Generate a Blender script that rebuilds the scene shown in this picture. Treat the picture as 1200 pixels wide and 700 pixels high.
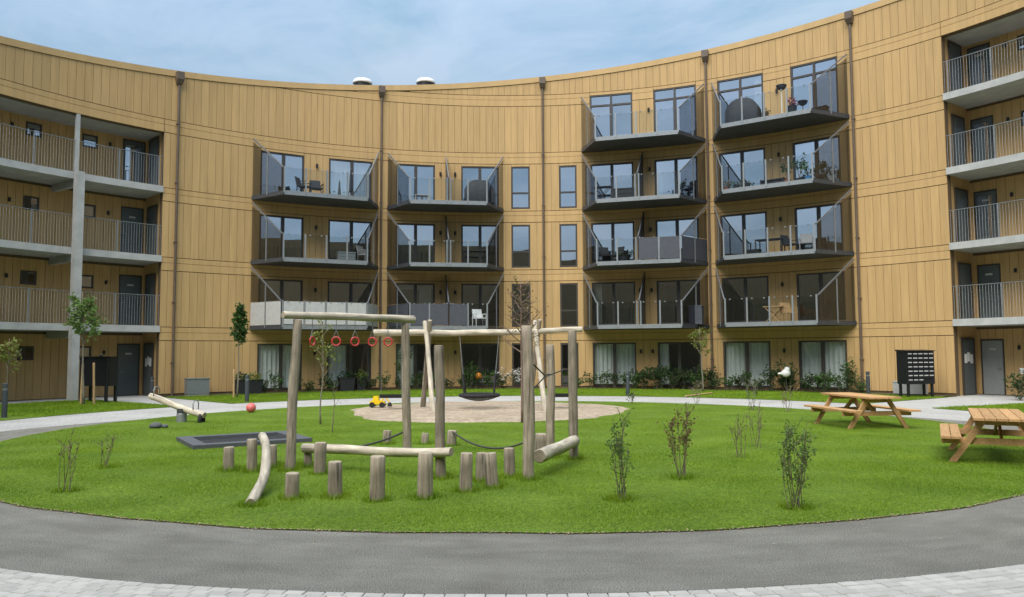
import bpy, math, random
import numpy as np
from mathutils import Vector, Matrix, noise as mnoise

for o in list(bpy.data.objects):
    bpy.data.objects.remove(o)
S = bpy.context.scene
COL = S.collection
rnd = random.Random(7)
nprng = np.random.default_rng(11)
rad, sin, cos, pi = math.radians, math.sin, math.cos, math.pi

# ------------------------------------------------------------------ camera, sky, sun, exposure
F_PX, PITCH, ROLL, EYE = 924.54, 0.06816, -0.0052, 1.7926
cam_d = bpy.data.cameras.new('camera')
cam = bpy.data.objects.new('camera', cam_d)
COL.objects.link(cam)
cam_d.sensor_fit = 'HORIZONTAL'; cam_d.sensor_width = 36.0
cam_d.lens = 36.0 * F_PX / 1200.0
cam_d.clip_start = 0.05; cam_d.clip_end = 6000
right = Vector((1, 0, 0)); up = Vector((0, -sin(PITCH), cos(PITCH))); fwd = Vector((0, cos(PITCH), sin(PITCH)))
cr, sr = cos(ROLL), sin(ROLL)
r2 = right * cr + up * sr; u2 = up * cr - right * sr
M = Matrix((r2, u2, -fwd)).transposed().to_4x4(); M.translation = (0, 0, EYE)
cam.matrix_world = M
S.camera = cam

SUN_EL, SUN_AZ = 58.0, 205.0      # azimuth clockwise from +Y: behind the camera, a little to its left
w = bpy.data.worlds.new('World'); S.world = w; w.use_nodes = True
nt = w.node_tree; nt.nodes.clear()
out = nt.nodes.new('ShaderNodeOutputWorld'); bg = nt.nodes.new('ShaderNodeBackground')
sky = nt.nodes.new('ShaderNodeTexSky'); sky.sky_type = 'NISHITA'; sky.sun_disc = False
sky.sun_elevation = rad(SUN_EL); sky.sun_rotation = rad(SUN_AZ)
sky.air_density = 1.0; sky.dust_density = 1.6; sky.ozone_density = 1.2
tc = nt.nodes.new('ShaderNodeTexCoord'); mp = nt.nodes.new('ShaderNodeMapping')
mp.inputs['Scale'].default_value = (1.0, 1.0, 2.6)
nz = nt.nodes.new('ShaderNodeTexNoise'); nz.inputs['Scale'].default_value = 3.1
nz.inputs['Detail'].default_value = 6; nz.inputs['Roughness'].default_value = 0.55; nz.inputs['Distortion'].default_value = 0.35
ramp = nt.nodes.new('ShaderNodeValToRGB')
ramp.color_ramp.elements[0].position = 0.32; ramp.color_ramp.elements[0].color = (0.72, 0.72, 0.72, 1)
ramp.color_ramp.elements[1].position = 0.66; ramp.color_ramp.elements[1].color = (1, 1, 1, 1)
mixc = nt.nodes.new('ShaderNodeMix'); mixc.data_type = 'RGBA'
sep = nt.nodes.new('ShaderNodeSeparateXYZ'); nt.links.new(tc.outputs['Generated'], sep.inputs[0])   # thin overcast: brighter overhead than low down
zc = nt.nodes.new('ShaderNodeMath'); zc.operation = 'MAXIMUM'; zc.inputs[1].default_value = 0.0; nt.links.new(sep.outputs['Z'], zc.inputs[0])
zf = nt.nodes.new('ShaderNodeMath'); zf.operation = 'MULTIPLY_ADD'; zf.inputs[1].default_value = 0.95; zf.inputs[2].default_value = 0.28
nt.links.new(zc.outputs[0], zf.inputs[0])
cl_ = nt.nodes.new('ShaderNodeVectorMath'); cl_.operation = 'SCALE'; 
nz2 = nt.nodes.new('ShaderNodeTexNoise'); nz2.inputs['Scale'].default_value = 4.6; nz2.inputs['Detail'].default_value = 7; nz2.inputs['Roughness'].default_value = 0.6; nz2.inputs['Distortion'].default_value = 0.5
nt.links.new(mp.outputs[0], nz2.inputs['Vector'])
cr2 = nt.nodes.new('ShaderNodeValToRGB'); cr2.color_ramp.elements[0].position = 0.36; cr2.color_ramp.elements[0].color = (.235, .36, .48, 1)
cr2.color_ramp.elements[1].position = 0.66; cr2.color_ramp.elements[1].color = (.36, .46, .57, 1)
sc10 = nt.nodes.new('ShaderNodeVectorMath'); sc10.operation = 'SCALE'; sc10.inputs['Scale'].default_value = 10.0
nt.links.new(nz2.outputs['Fac'], cr2.inputs['Fac']); nt.links.new(cr2.outputs['Color'], sc10.inputs[0]); nt.links.new(sc10.outputs[0], cl_.inputs[0])
nt.links.new(zf.outputs[0], cl_.inputs['Scale']); nt.links.new(cl_.outputs[0], mixc.inputs[7])
nt.links.new(tc.outputs['Generated'], mp.inputs['Vector']); nt.links.new(mp.outputs[0], nz.inputs['Vector'])
nt.links.new(nz.outputs['Fac'], ramp.inputs['Fac']); nt.links.new(ramp.outputs['Color'], mixc.inputs[0])
nt.links.new(sky.outputs[0], mixc.inputs[6]); nt.links.new(mixc.outputs[2], bg.inputs['Color'])
bg.inputs['Strength'].default_value = 0.075
nt.links.new(bg.outputs[0], out.inputs['Surface'])

sd = bpy.data.lights.new('sun', 'SUN'); sd.energy = 1.7; sd.angle = rad(60); sd.color = (1.0, 0.95, 0.87)
sun = bpy.data.objects.new('sun', sd); COL.objects.link(sun)
sdir = Vector((sin(rad(SUN_AZ)) * cos(rad(SUN_EL)), cos(rad(SUN_AZ)) * cos(rad(SUN_EL)), sin(rad(SUN_EL))))
sun.rotation_euler = sdir.to_track_quat('Z', 'Y').to_euler()
sun.location = (0, 0, 40)
S.view_settings.view_transform = 'Standard'; S.view_settings.look = 'None'
S.view_settings.exposure = 1.7; S.view_settings.gamma = 1.0; S.view_settings.use_curve_mapping = False
S.render.engine = 'CYCLES'
S.cycles.max_bounces = 8; S.cycles.transparent_max_bounces = 24; S.cycles.diffuse_bounces = 4

# ------------------------------------------------------------------ helpers
CX, CY, R = 0.0153, 18.416, 21.284
def P(th, r, z=0.0):
    a = rad(th); return (CX + r * sin(a), CY + r * cos(a), z)
def roof_z(th):                    # one tilted plane over the side in view, lower and level behind the camera
    th = (th + 180) % 360 - 180
    z = 14.52 + 2.18 * sin(rad(th + 35.0)); a = th % 360
    if 78 < a < 285:
        k = min(1, (a - 78) / 26, (285 - a) / 40); k = k * k * (3 - 2 * k)
        q = min(1, max(0, (a - 172) / 24)); z = z + (12.95 - 1.6 * q * q * (3 - 2 * q) - z) * k
    return z

class MB:
    def __init__(s): s.v = []; s.f = []; s.m = []; s.t = []; s.mi = 0; s.tint = 0.5
    def add(s, vs, fs, mi=None):
        b = len(s.v); s.v += [tuple(x) for x in vs]; s.t += [s.tint] * len(vs)
        for f in fs: s.f.append(tuple(i + b for i in f)); s.m.append(s.mi if mi is None else mi)
    def hexa(s, q, mi=None):       # 8 points: bottom ring 0-3 (ccw), top ring 4-7
        s.add(q, [(3, 2, 1, 0), (4, 5, 6, 7), (0, 1, 5, 4), (1, 2, 6, 5), (2, 3, 7, 6), (3, 0, 4, 7)], mi)
    def box(s, x0, x1, y0, y1, z0, z1, mi=None):
        s.hexa([(x0, y0, z0), (x1, y0, z0), (x1, y1, z0), (x0, y1, z0), (x0, y0, z1), (x1, y0, z1), (x1, y1, z1), (x0, y1, z1)], mi)
    def cbox(s, a, b, ra, rb, z0, z1, n=None, mi=None):      # curved box on the courtyard circle
        if n is None: n = max(1, int(math.ceil((b - a) / 1.5)))
        f0 = z0 if callable(z0) else (lambda t: z0); f1 = z1 if callable(z1) else (lambda t: z1)
        vs = []; fs = []
        for i in range(n + 1):
            t = a + (b - a) * i / n
            vs += [P(t, ra, f0(t)), P(t, rb, f0(t)), P(t, rb, f1(t)), P(t, ra, f1(t))]
        for i in range(n):
            k = 4 * i; l = k + 4
            fs += [(k, l, l + 1, k + 1), (k + 1, l + 1, l + 2, k + 2), (k + 2, l + 2, l + 3, k + 3), (k + 3, l + 3, l, k)]
        fs += [(0, 1, 2, 3), (4 * n + 3, 4 * n + 2, 4 * n + 1, 4 * n)]
        s.add(vs, fs, mi)
    def bar(s, p, q, w, h=None, upv=(0, 0, 1), mi=None):       # rectangular bar between two points
        p, q = Vector(p), Vector(q); d = (q - p).normalized(); u = Vector(upv)
        x = d.cross(u)
        if x.length < 1e-4: x = d.cross(Vector((1, 0, 0)))
        x.normalize(); y = x.cross(d).normalized(); h = w if h is None else h
        x *= w / 2; y *= h / 2
        s.hexa([p - x - y, p + x - y, q + x - y, q - x - y, p - x + y, p + x + y, q + x + y, q - x + y], mi)
    def tube(s, pts, rs, n=8, cap=True, mi=None, capmi=None):
        pts = [Vector(p) for p in pts]
        if not hasattr(rs, '__len__'): rs = [rs] * len(pts)
        vs = []; fs = []; prev = None
        for i, p in enumerate(pts):
            d = (pts[min(i + 1, len(pts) - 1)] - pts[max(i - 1, 0)])
            d = d.normalized() if d.length > 1e-9 else Vector((0, 0, 1))
            if prev is None: x = d.cross(Vector((0.31, 0.95, 0.05))).normalized()
            else:
                x = prev - d * prev.dot(d); x.normalize()
            prev = x; y = d.cross(x)
            for k in range(n):
                a = 2 * pi * k / n; vs.append(p + (x * cos(a) + y * sin(a)) * rs[i])
        for i in range(len(pts) - 1):
            for k in range(n):
                a = i * n + k; b = i * n + (k + 1) % n
                fs.append((a, b, b + n, a + n))
        s.add(vs, fs, mi)
        if cap:
            b = len(s.v) - len(vs)
            c = (s.mi if mi is None else mi) if capmi is None else capmi
            s.f.append(tuple(b + k for k in reversed(range(n)))); s.m.append(c)
            s.f.append(tuple(b + (len(pts) - 1) * n + k for k in range(n))); s.m.append(c)
    def lathe(s, c, prof, n=16, mi=None):       # prof: [(radius, z)]
        vs = []; fs = []
        for r, z in prof:
            for k in range(n):
                a = 2 * pi * k / n; vs.append((c[0] + r * cos(a), c[1] + r * sin(a), c[2] + z))
        for i in range(len(prof) - 1):
            for k in range(n):
                a = i * n + k; b = i * n + (k + 1) % n; fs.append((a, b, b + n, a + n))
        fs += [tuple(reversed(range(n))), tuple((len(prof) - 1) * n + k for k in range(n))]
        s.add(vs, fs, mi)
    def ball(s, c, r, n=12, m=8, mi=None, sq=(1, 1, 1)):
        vs = []; fs = []
        for i in range(m + 1):
            ph = pi * i / m
            for k in range(n):
                a = 2 * pi * k / n
                vs.append((c[0] + sq[0] * r * sin(ph) * cos(a), c[1] + sq[1] * r * sin(ph) * sin(a), c[2] - sq[2] * r * cos(ph)))
        for i in range(m):
            for k in range(n):
                a = i * n + k; b = i * n + (k + 1) % n; fs.append((a, b, b + n, a + n))
        s.add(vs, fs, mi)
    def torus(s, c, R_, r_, ax='y', n=20, m=8, mi=None, rot=0.0):
        vs = []; fs = []
        for i in range(n):
            a = 2 * pi * i / n
            for k in range(m):
                b = 2 * pi * k / m; q = R_ + r_ * cos(b)
                x, y, z = q * cos(a), r_ * sin(b), q * sin(a)
                if ax == 'z': x, y, z = x, z, y
                if ax == 'x': x, y = y, x
                x, y = x * cos(rot) - y * sin(rot), x * sin(rot) + y * cos(rot)
                vs.append((c[0] + x, c[1] + y, c[2] + z))
        for i in range(n):
            for k in range(m):
                a = i * m + k; b = i * m + (k + 1) % m; c2 = ((i + 1) % n) * m
                fs.append((a, b, c2 + (k + 1) % m, c2 + k))
        s.add(vs, fs, mi)
    def leaf(s, c, size, d=None, mi=None):
        d = Vector((rnd.gauss(0, 1), rnd.gauss(0, 1), rnd.gauss(0, .7))) if d is None else Vector(d)
        d.normalize(); u = Vector((rnd.gauss(0, 1), rnd.gauss(0, 1), rnd.gauss(0, 1)))
        x = d.cross(u)
        if x.length < 1e-3: return
        x.normalize(); c = Vector(c); n = x.cross(d)
        s.add([c, c + d * size * .5 + x * size * .28 + n * size * .08, c + d * size, c + d * size * .5 - x * size * .28 + n * size * .08],
              [(0, 1, 2), (0, 2, 3)], mi)
    def mesh(s, name, mats, smooth=False):
        me = bpy.data.meshes.new(name); me.from_pydata(s.v, [], s.f)
        for m in mats if isinstance(mats, (list, tuple)) else [mats]: me.materials.append(m)
        me.polygons.foreach_set('material_index', s.m)
        if smooth: me.polygons.foreach_set('use_smooth', [True] * len(s.f))
        at = me.attributes.new('tint', 'FLOAT', 'POINT'); at.data.foreach_set('value', s.t)
        me.update(); return me
    def build(s, name, mats, parent=None, smooth=False, origin=None, rel=True):
        """vertices are in world space (rel) and shifted to the parent's origin, or in the parent's own space"""
        base = Vector(origin) if origin is not None else Vector((0, 0, 0))
        if parent is not None and rel:
            base = wloc(parent)
        if base.length > 0: s.v = [tuple(Vector(v) - base) for v in s.v]
        o = bpy.data.objects.new(name, s.mesh(name, mats, smooth)); COL.objects.link(o)
        if parent is not None: o.parent = parent
        else: o.location = base
        return o
WLOC = {}
def wloc(o):
    v = Vector(o.location)
    while o.parent is not None: o = o.parent; v = v + Vector(o.location)
    return v
def tag(o, label=None, cat=None, group=None, kind=None):
    if label: o['label'] = label
    if cat: o['category'] = cat
    if group: o['group'] = group
    if kind: o['kind'] = kind
    return o
def thing(name, label, cat, loc=(0, 0, 0), group=None):
    o = bpy.data.objects.new(name, None); COL.objects.link(o); o.location = loc; o.empty_display_size = .2
    return tag(o, label, cat, group)

# ------------------------------------------------------------------ materials
def mat(name, col, rough=.6, metal=0., var=.12, scale=6., bump=0., bscale=40., tint=0., stretch=None, spec=.5, col2=None, coords='Object', translucent=0., detail=4):
    m = bpy.data.materials.new(name); m.use_nodes = True; n = m.node_tree.nodes; l = m.node_tree.links
    b = n['Principled BSDF']; b.inputs['Roughness'].default_value = rough; b.inputs['Metallic'].default_value = metal
    b.inputs['Specular IOR Level'].default_value = spec
    t = n.new('ShaderNodeTexCoord'); mpp = n.new('ShaderNodeMapping')
    if stretch: mpp.inputs['Scale'].default_value = stretch
    l.new(t.outputs[coords], mpp.inputs['Vector'])
    z = n.new('ShaderNodeTexNoise'); z.inputs['Scale'].default_value = scale; z.inputs['Detail'].default_value = detail
    z.inputs['Roughness'].default_value = .6
    l.new(mpp.outputs[0], z.inputs['Vector'])
    mr = n.new('ShaderNodeMapRange'); mr.inputs['From Min'].default_value = .3; mr.inputs['From Max'].default_value = .7
    l.new(z.outputs['Fac'], mr.inputs['Value'])
    mx = n.new('ShaderNodeMix'); mx.data_type = 'RGBA'
    c = Vector(col)
    if col2 is None: a, d = c * (1 - var), c * (1 + var)
    else: a, d = c, Vector(col2)
    mx.inputs[6].default_value = (*a, 1); mx.inputs[7].default_value = (*d, 1)
    l.new(mr.outputs[0], mx.inputs[0]); last = mx.outputs[2]
    if tint:
        at = n.new('ShaderNodeAttribute'); at.attribute_name = 'tint'
        m2 = n.new('ShaderNodeMapRange'); m2.inputs['To Min'].default_value = 1 - tint; m2.inputs['To Max'].default_value = 1 + tint
        l.new(at.outputs['Fac'], m2.inputs['Value'])
        vm = n.new('ShaderNodeVectorMath'); vm.operation = 'SCALE'
        l.new(last, vm.inputs[0]); l.new(m2.outputs[0], vm.inputs['Scale']); last = vm.outputs[0]
    l.new(last, b.inputs['Base Color'])
    if bump:
        z2 = n.new('ShaderNodeTexNoise'); z2.inputs['Scale'].default_value = bscale; z2.inputs['Detail'].default_value = 5
        l.new(mpp.outputs[0], z2.inputs['Vector'])
        bp = n.new('ShaderNodeBump'); bp.inputs['Strength'].default_value = bump; bp.inputs['Distance'].default_value = .02
        l.new(z2.outputs['Fac'], bp.inputs['Height']); l.new(bp.outputs[0], b.inputs['Normal'])
    if translucent:
        tr = n.new('ShaderNodeBsdfTranslucent'); l.new(last, tr.inputs['Color'])
        ms = n.new('ShaderNodeMixShader'); ms.inputs[0].default_value = translucent
        l.new(b.outputs[0], ms.inputs[1]); l.new(tr.outputs[0], ms.inputs[2]); l.new(ms.outputs[0], n['Material Output'].inputs['Surface'])
    return m
def glass(name, tintc=(.9, .93, .92), base=.06, gain=1.0, rough=.0):
    m = bpy.data.materials.new(name); m.use_nodes = True; n = m.node_tree.nodes; l = m.node_tree.links
    n.remove(n['Principled BSDF'])
    tr = n.new('ShaderNodeBsdfTransparent'); tr.inputs['Color'].default_value = (*tintc, 1)
    g = n.new('ShaderNodeBsdfGlossy'); g.inputs['Roughness'].default_value = rough; g.inputs['Color'].default_value = (.92, .95, 1, 1)
    lw = n.new('ShaderNodeLayerWeight'); lw.inputs['Blend'].default_value = .5
    fr = n.new('ShaderNodeMath'); fr.operation = 'POWER'; fr.inputs[1].default_value = 4.0; l.new(lw.outputs['Facing'], fr.inputs[0])
    ma = n.new('ShaderNodeMath'); ma.operation = 'MULTIPLY_ADD'; ma.inputs[1].default_value = gain; ma.inputs[2].default_value = base; ma.use_clamp = True
    l.new(fr.outputs[0], ma.inputs[0])
    # faint unevenness of the pane
    t = n.new('ShaderNodeTexCoord'); z = n.new('ShaderNodeTexNoise'); z.inputs['Scale'].default_value = .8
    l.new(t.outputs['Object'], z.inputs['Vector'])
    bp = n.new('ShaderNodeBump'); bp.inputs['Strength'].default_value = .012; bp.inputs['Distance'].default_value = .05
    l.new(z.outputs['Fac'], bp.inputs['Height']); l.new(bp.outputs[0], g.inputs['Normal'])
    ms = n.new('ShaderNodeMixShader'); l.new(ma.outputs[0], ms.inputs[0]); l.new(tr.outputs[0], ms.inputs[1]); l.new(g.outputs[0], ms.inputs[2])
    l.new(ms.outputs[0], n['Material Output'].inputs['Surface']); return m

WOOD = mat('cladding', (.465, .302, .132), .62, var=.10, scale=2.2, stretch=(3, 3, .22), tint=.055, bump=.15, bscale=30, spec=.3)
WOODPLAIN = mat('cladding_plain', (.19, .14, .08), .65, var=.15, scale=2.0, stretch=(3, 3, .2), spec=.3)
BACKING = mat('backing', (.12, .08, .043), .8)
FRAME = mat('window_frame', (.045, .037, .031), .45, var=.1)
PIPE = mat('downpipe', (.115, .082, .058), .45, var=.15, scale=4)
STEEL = mat('galvanised', (.235, .25, .26), .45, metal=.35, var=.12, scale=9)
DARKSTEEL = mat('dark_steel', (.055, .06, .068), .5, metal=.2, var=.12)
TIE = mat('tie_bar_steel', (.15, .16, .17), .5, metal=.3, var=.1)
RAILM = mat('railing_steel', (.46, .48, .49), .5, metal=.1, var=.1)
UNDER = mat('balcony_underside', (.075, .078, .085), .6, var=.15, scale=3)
CONC = mat('concrete', (.40, .40, .385), .8, var=.14, scale=2.2, bump=.1)
CONCD = mat('concrete_floor', (.36, .355, .34), .8, var=.12, scale=2.0, bump=.1)
PANE = glass('window_pane', (.88, .92, .91), .60, .4)
PANEG = glass('ground_floor_pane', (.92, .95, .94), .13, .6)
CLEAR = glass('balustrade_glass', (.90, .92, .92), .012, .6)
TINTED = glass('side_screen_glass', (.64, .65, .66), .04, .5)
SCREEN_L = mat('pale_screen', (.42, .42, .41), .6, var=.08)
SCREEN_D = mat('dark_screen', (.055, .06, .075), .6, var=.12)
ROOM = mat('room_wall', (.30, .29, .28), .9)
CURTAIN = mat('curtain', (.78, .82, .79), .9, var=.06, translucent=.3)
DOORG = mat('painted_door', (.085, .10, .10), .45, var=.06)
DOORP = mat('pale_painted_door', (.24, .25, .24), .45, var=.06)
WHITE = mat('white_paint', (.75, .75, .74), .5, var=.04)
BLACK = mat('black_plastic', (.016, .017, .020), .7, var=.2)
BLACKM = mat('black_metal', (.012, .013, .016), .4, var=.2)
COVER = mat('cover_fabric', (.012, .014, .018), .75, var=.25, bump=.3, bscale=9)
LOGW = mat('weathered_log', (.185, .15, .11), .85, var=.0, scale=5, stretch=(5, 5, .5), bump=.35, bscale=14, col2=(.36, .305, .235), tint=.18)
LOGP = mat('pale_log', (.34, .29, .22), .8, scale=4, stretch=(4, 4, .5), bump=.25, bscale=14, col2=(.54, .48, .385), tint=.12)
def cracks(m, amt=.45):
    n = m.node_tree.nodes; l = m.node_tree.links; b = n['Principled BSDF']; src = b.inputs['Base Color'].links[0].from_socket
    t = n.new('ShaderNodeTexCoord'); mp_ = n.new('ShaderNodeMapping'); mp_.inputs['Scale'].default_value = (26, 26, 1.3); l.new(t.outputs['Object'], mp_.inputs['Vector'])
    oi = n.new('ShaderNodeObjectInfo'); ad = n.new('ShaderNodeVectorMath'); ad.operation = 'ADD'; l.new(mp_.outputs[0], ad.inputs[0]); sc_ = n.new('ShaderNodeMath'); sc_.operation = 'MULTIPLY'; sc_.inputs[1].default_value = 50; l.new(oi.outputs['Random'], sc_.inputs[0]); l.new(sc_.outputs[0], ad.inputs[1])
    z = n.new('ShaderNodeTexNoise'); z.inputs['Scale'].default_value = 1.0; z.inputs['Detail'].default_value = 3; l.new(ad.outputs[0], z.inputs['Vector'])
    r_ = n.new('ShaderNodeMapRange'); r_.inputs['From Min'].default_value = .32; r_.inputs['From Max'].default_value = .44; r_.inputs['To Min'].default_value = 1 - amt; r_.inputs['To Max'].default_value = 1; l.new(z.outputs['Fac'], r_.inputs['Value'])
    z2 = n.new('ShaderNodeTexNoise'); z2.inputs['Scale'].default_value = 3.5; z2.inputs['Detail'].default_value = 4; l.new(t.outputs['Object'], z2.inputs['Vector'])
    r3 = n.new('ShaderNodeMapRange'); r3.inputs['From Min'].default_value = .3; r3.inputs['From Max'].default_value = .7; r3.inputs['To Min'].default_value = .78; r3.inputs['To Max'].default_value = 1.2; l.new(z2.outputs['Fac'], r3.inputs['Value'])
    mu = n.new('ShaderNodeMath'); mu.operation = 'MULTIPLY'; l.new(r_.outputs[0], mu.inputs[0]); l.new(r3.outputs[0], mu.inputs[1])
    vm = n.new('ShaderNodeVectorMath'); vm.operation = 'SCALE'; l.new(src, vm.inputs[0]); l.new(mu.outputs[0], vm.inputs['Scale']); l.new(vm.outputs[0], b.inputs['Base Color'])
cracks(LOGW, .6); cracks(LOGP, .42)
LOGEND = mat('log_end', (.26, .21, .15), .9, scale=22, col2=(.40, .34, .25))
PLANK = mat('table_plank', (.34, .185, .075), .6, scale=4, stretch=(1, 8, 8), col2=(.52, .31, .14), tint=.12, bump=.1, bscale=20)
STAKE = mat('stake', (.42, .27, .13), .8, var=.2, stretch=(6, 6, .6))
RED = mat('red_plastic', (.55, .045, .05), .35, var=.06)
PINK = mat('red_ball', (.62, .13, .13), .45, var=.1)
YELLOW = mat('yellow_plastic', (.75, .50, .01), .4, var=.05)
ORANGE = mat('orange_plastic', (.75, .24, .02), .5, var=.05)
RUBBER = mat('rubber', (.016, .016, .017), .9, var=.2)
RUBBERG = mat('grey_rubber_tile', (.075, .08, .088), .8, var=.15, scale=14, bump=.1)
ROPE = mat('rope', (.05, .05, .04), .85)
BARK = mat('bark', (.15, .12, .085), .85, var=.25, scale=9, stretch=(4, 4, .8), bump=.3)
BARKG = mat('grey_bark', (.19, .17, .13), .85, var=.25, scale=9, stretch=(4, 4, .8), bump=.3)
TWIG = mat('red_twig', (.17, .11, .085), .85, var=.2)
def leafm(name, c, c2): return mat(name, c, .55, scale=1.6, col2=c2, translucent=.35, spec=.3)
LEAF = leafm('leaf_green', (.035, .085, .018), (.075, .15, .035))
LEAFT = leafm('leaf_light_green', (.10, .18, .04), (.19, .29, .08))
LEAFD = leafm('leaf_dark', (.03, .065, .022), (.065, .11, .036))
LEAFY = leafm('leaf_yellow_green', (.13, .17, .035), (.24, .25, .06))
LEAFR = leafm('leaf_rusty', (.15, .09, .035), (.22, .19, .07))
FLOWER = mat('white_petal', (.72, .70, .70), .7, var=.05, translucent=.2)
SOIL = mat('soil', (.06, .045, .03), .95, var=.35, scale=8, bump=.5)
TERRA = mat('terracotta', (.28, .10, .055), .7, var=.15)
GREYBOX = mat('grey_cabinet', (.17, .19, .19), .5, var=.05)
BLUE = mat('blue_plastic', (.08, .25, .5), .4)
FABRIC = mat('grey_fabric', (.25, .25, .25), .9, var=.1)

# ------------------------------------------------------------------ ground
def ring(name, m, th0, th1, ra, rb, z, kind='structure', n=None, label=None):
    mb = MB(); n = n or max(8, int((th1 - th0) / 1.5))
    fa = ra if callable(ra) else (lambda t: ra); fb = rb if callable(rb) else (lambda t: rb)
    vs = []; fs = []
    for i in range(n + 1):
        t = th0 + (th1 - th0) * i / n
        vs += [P(t, max(fa(t), 0.0), z), P(t, fb(t), z)]
    for i in range(n): k = 2 * i; fs.append((k, k + 1, k + 3, k + 2)[::-1])
    mb.add(vs, fs); o = mb.build(name, m)
    me = o.data; me.update()
    if me.polygons[0].normal.z < 0: me.flip_normals()
    tag(o, kind=kind, label=label); return o

def gmat(name, c, c2, s1, s2, amt2=.5, rough=.9, bump=.3, bsc=60., c3=None):
    m = bpy.data.materials.new(name); m.use_nodes = True; n = m.node_tree.nodes; l = m.node_tree.links
    b = n['Principled BSDF']; b.inputs['Roughness'].default_value = rough; b.inputs['Specular IOR Level'].default_value = .25
    g = n.new('ShaderNodeNewGeometry')
    def nz_(s, d=5):
        z = n.new('ShaderNodeTexNoise'); z.inputs['Scale'].default_value = s; z.inputs['Detail'].default_value = d; z.inputs['Roughness'].default_value = .6
        l.new(g.outputs['Position'], z.inputs['Vector']); r_ = n.new('ShaderNodeMapRange')
        r_.inputs['From Min'].default_value = .32; r_.inputs['From Max'].default_value = .68
        l.new(z.outputs['Fac'], r_.inputs['Value']); return r_.outputs[0]
    mx = n.new('ShaderNodeMix'); mx.data_type = 'RGBA'; mx.inputs[6].default_value = (*c, 1); mx.inputs[7].default_value = (*c2, 1)
    l.new(nz_(s1), mx.inputs[0])
    m2 = n.new('ShaderNodeMix'); m2.data_type = 'RGBA'; m2.blend_type = 'OVERLAY'; m2.inputs[0].default_value = amt2
    l.new(mx.outputs[2], m2.inputs[6]); 
    l.new(nz_(s2, 3), m2.inputs[7]); l.new(m2.outputs[2], b.inputs['Base Color'])
    bp = n.new('ShaderNodeBump'); bp.inputs['Strength'].default_value = bump; bp.inputs['Distance'].default_value = .01
    z = n.new('ShaderNodeTexNoise'); z.inputs['Scale'].default_value = bsc; z.inputs['Detail'].default_value = 4
    l.new(g.outputs['Position'], z.inputs['Vector']); l.new(z.outputs['Fac'], bp.inputs['Height']); l.new(bp.outputs[0], b.inputs['Normal'])
    return m
def polar_streaks(m, amt):
    n = m.node_tree.nodes; l = m.node_tree.links; b = n['Principled BSDF']; src = b.inputs['Base Color'].links[0].from_socket
    g = n.new('ShaderNodeNewGeometry'); sb = n.new('ShaderNodeVectorMath'); sb.operation = 'SUBTRACT'; sb.inputs[1].default_value = (CX, CY, 0); l.new(g.outputs['Position'], sb.inputs[0])
    sx = n.new('ShaderNodeSeparateXYZ'); l.new(sb.outputs[0], sx.inputs[0]); at = n.new('ShaderNodeMath'); at.operation = 'ARCTAN2'; l.new(sx.outputs[0], at.inputs[0])
    ng = n.new('ShaderNodeMath'); ng.operation = 'MULTIPLY'; ng.inputs[1].default_value = -1; l.new(sx.outputs[1], ng.inputs[0]); l.new(ng.outputs[0], at.inputs[1])
    ln = n.new('ShaderNodeVectorMath'); ln.operation = 'LENGTH'; l.new(sb.outputs[0], ln.inputs[0])
    cb = n.new('ShaderNodeCombineXYZ'); l.new(ln.outputs['Value'], cb.inputs[0]); k = n.new('ShaderNodeMath'); k.operation = 'MULTIPLY'; k.inputs[1].default_value = 3.2; l.new(at.outputs[0], k.inputs[0]); l.new(k.outputs[0], cb.inputs[1])
    z = n.new('ShaderNodeTexNoise'); z.inputs['Scale'].default_value = 2.6; z.inputs['Detail'].default_value = 7; z.inputs['Roughness'].default_value = .65; z.inputs['Distortion'].default_value = .4; l.new(cb.outputs[0], z.inputs['Vector'])
    r_ = n.new('ShaderNodeMapRange'); r_.inputs['From Min'].default_value = .35; r_.inputs['From Max'].default_value = .65; r_.inputs['To Min'].default_value = 1 - amt; r_.inputs['To Max'].default_value = 1 + amt; l.new(z.outputs['Fac'], r_.inputs['Value'])
    vm = n.new('ShaderNodeVectorMath'); vm.operation = 'SCALE'; l.new(src, vm.inputs[0]); l.new(r_.outputs[0], vm.inputs['Scale']); l.new(vm.outputs[0], b.inputs['Base Color'])
ASPHALT = gmat('asphalt', (.150, .142, .122), (.195, .186, .162), 1.4, 95, .75, bump=1.0, bsc=90)
polar_streaks(ASPHALT, .13)
PAVE = gmat('pale_paving', (.30, .293, .277), (.39, .38, .365), .7, 14, .25, bump=.1)
LAWNM = gmat('lawn_soil', (.07, .12, .008), (.11, .17, .014), .8, 25, .4, bump=.6, bsc=30)
SAND = gmat('sand', (.27, .21, .15), (.37, .30, .225), 1.6, 9, .3, bump=1.0, bsc=7)
BED = gmat('bed_soil', (.05, .04, .028), (.09, .075, .05), 2, 30, .5, bump=.8, bsc=20)
EARTH = gmat('far_ground', (.05, .075, .025), (.08, .10, .04), .1, 3, .3)

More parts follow.
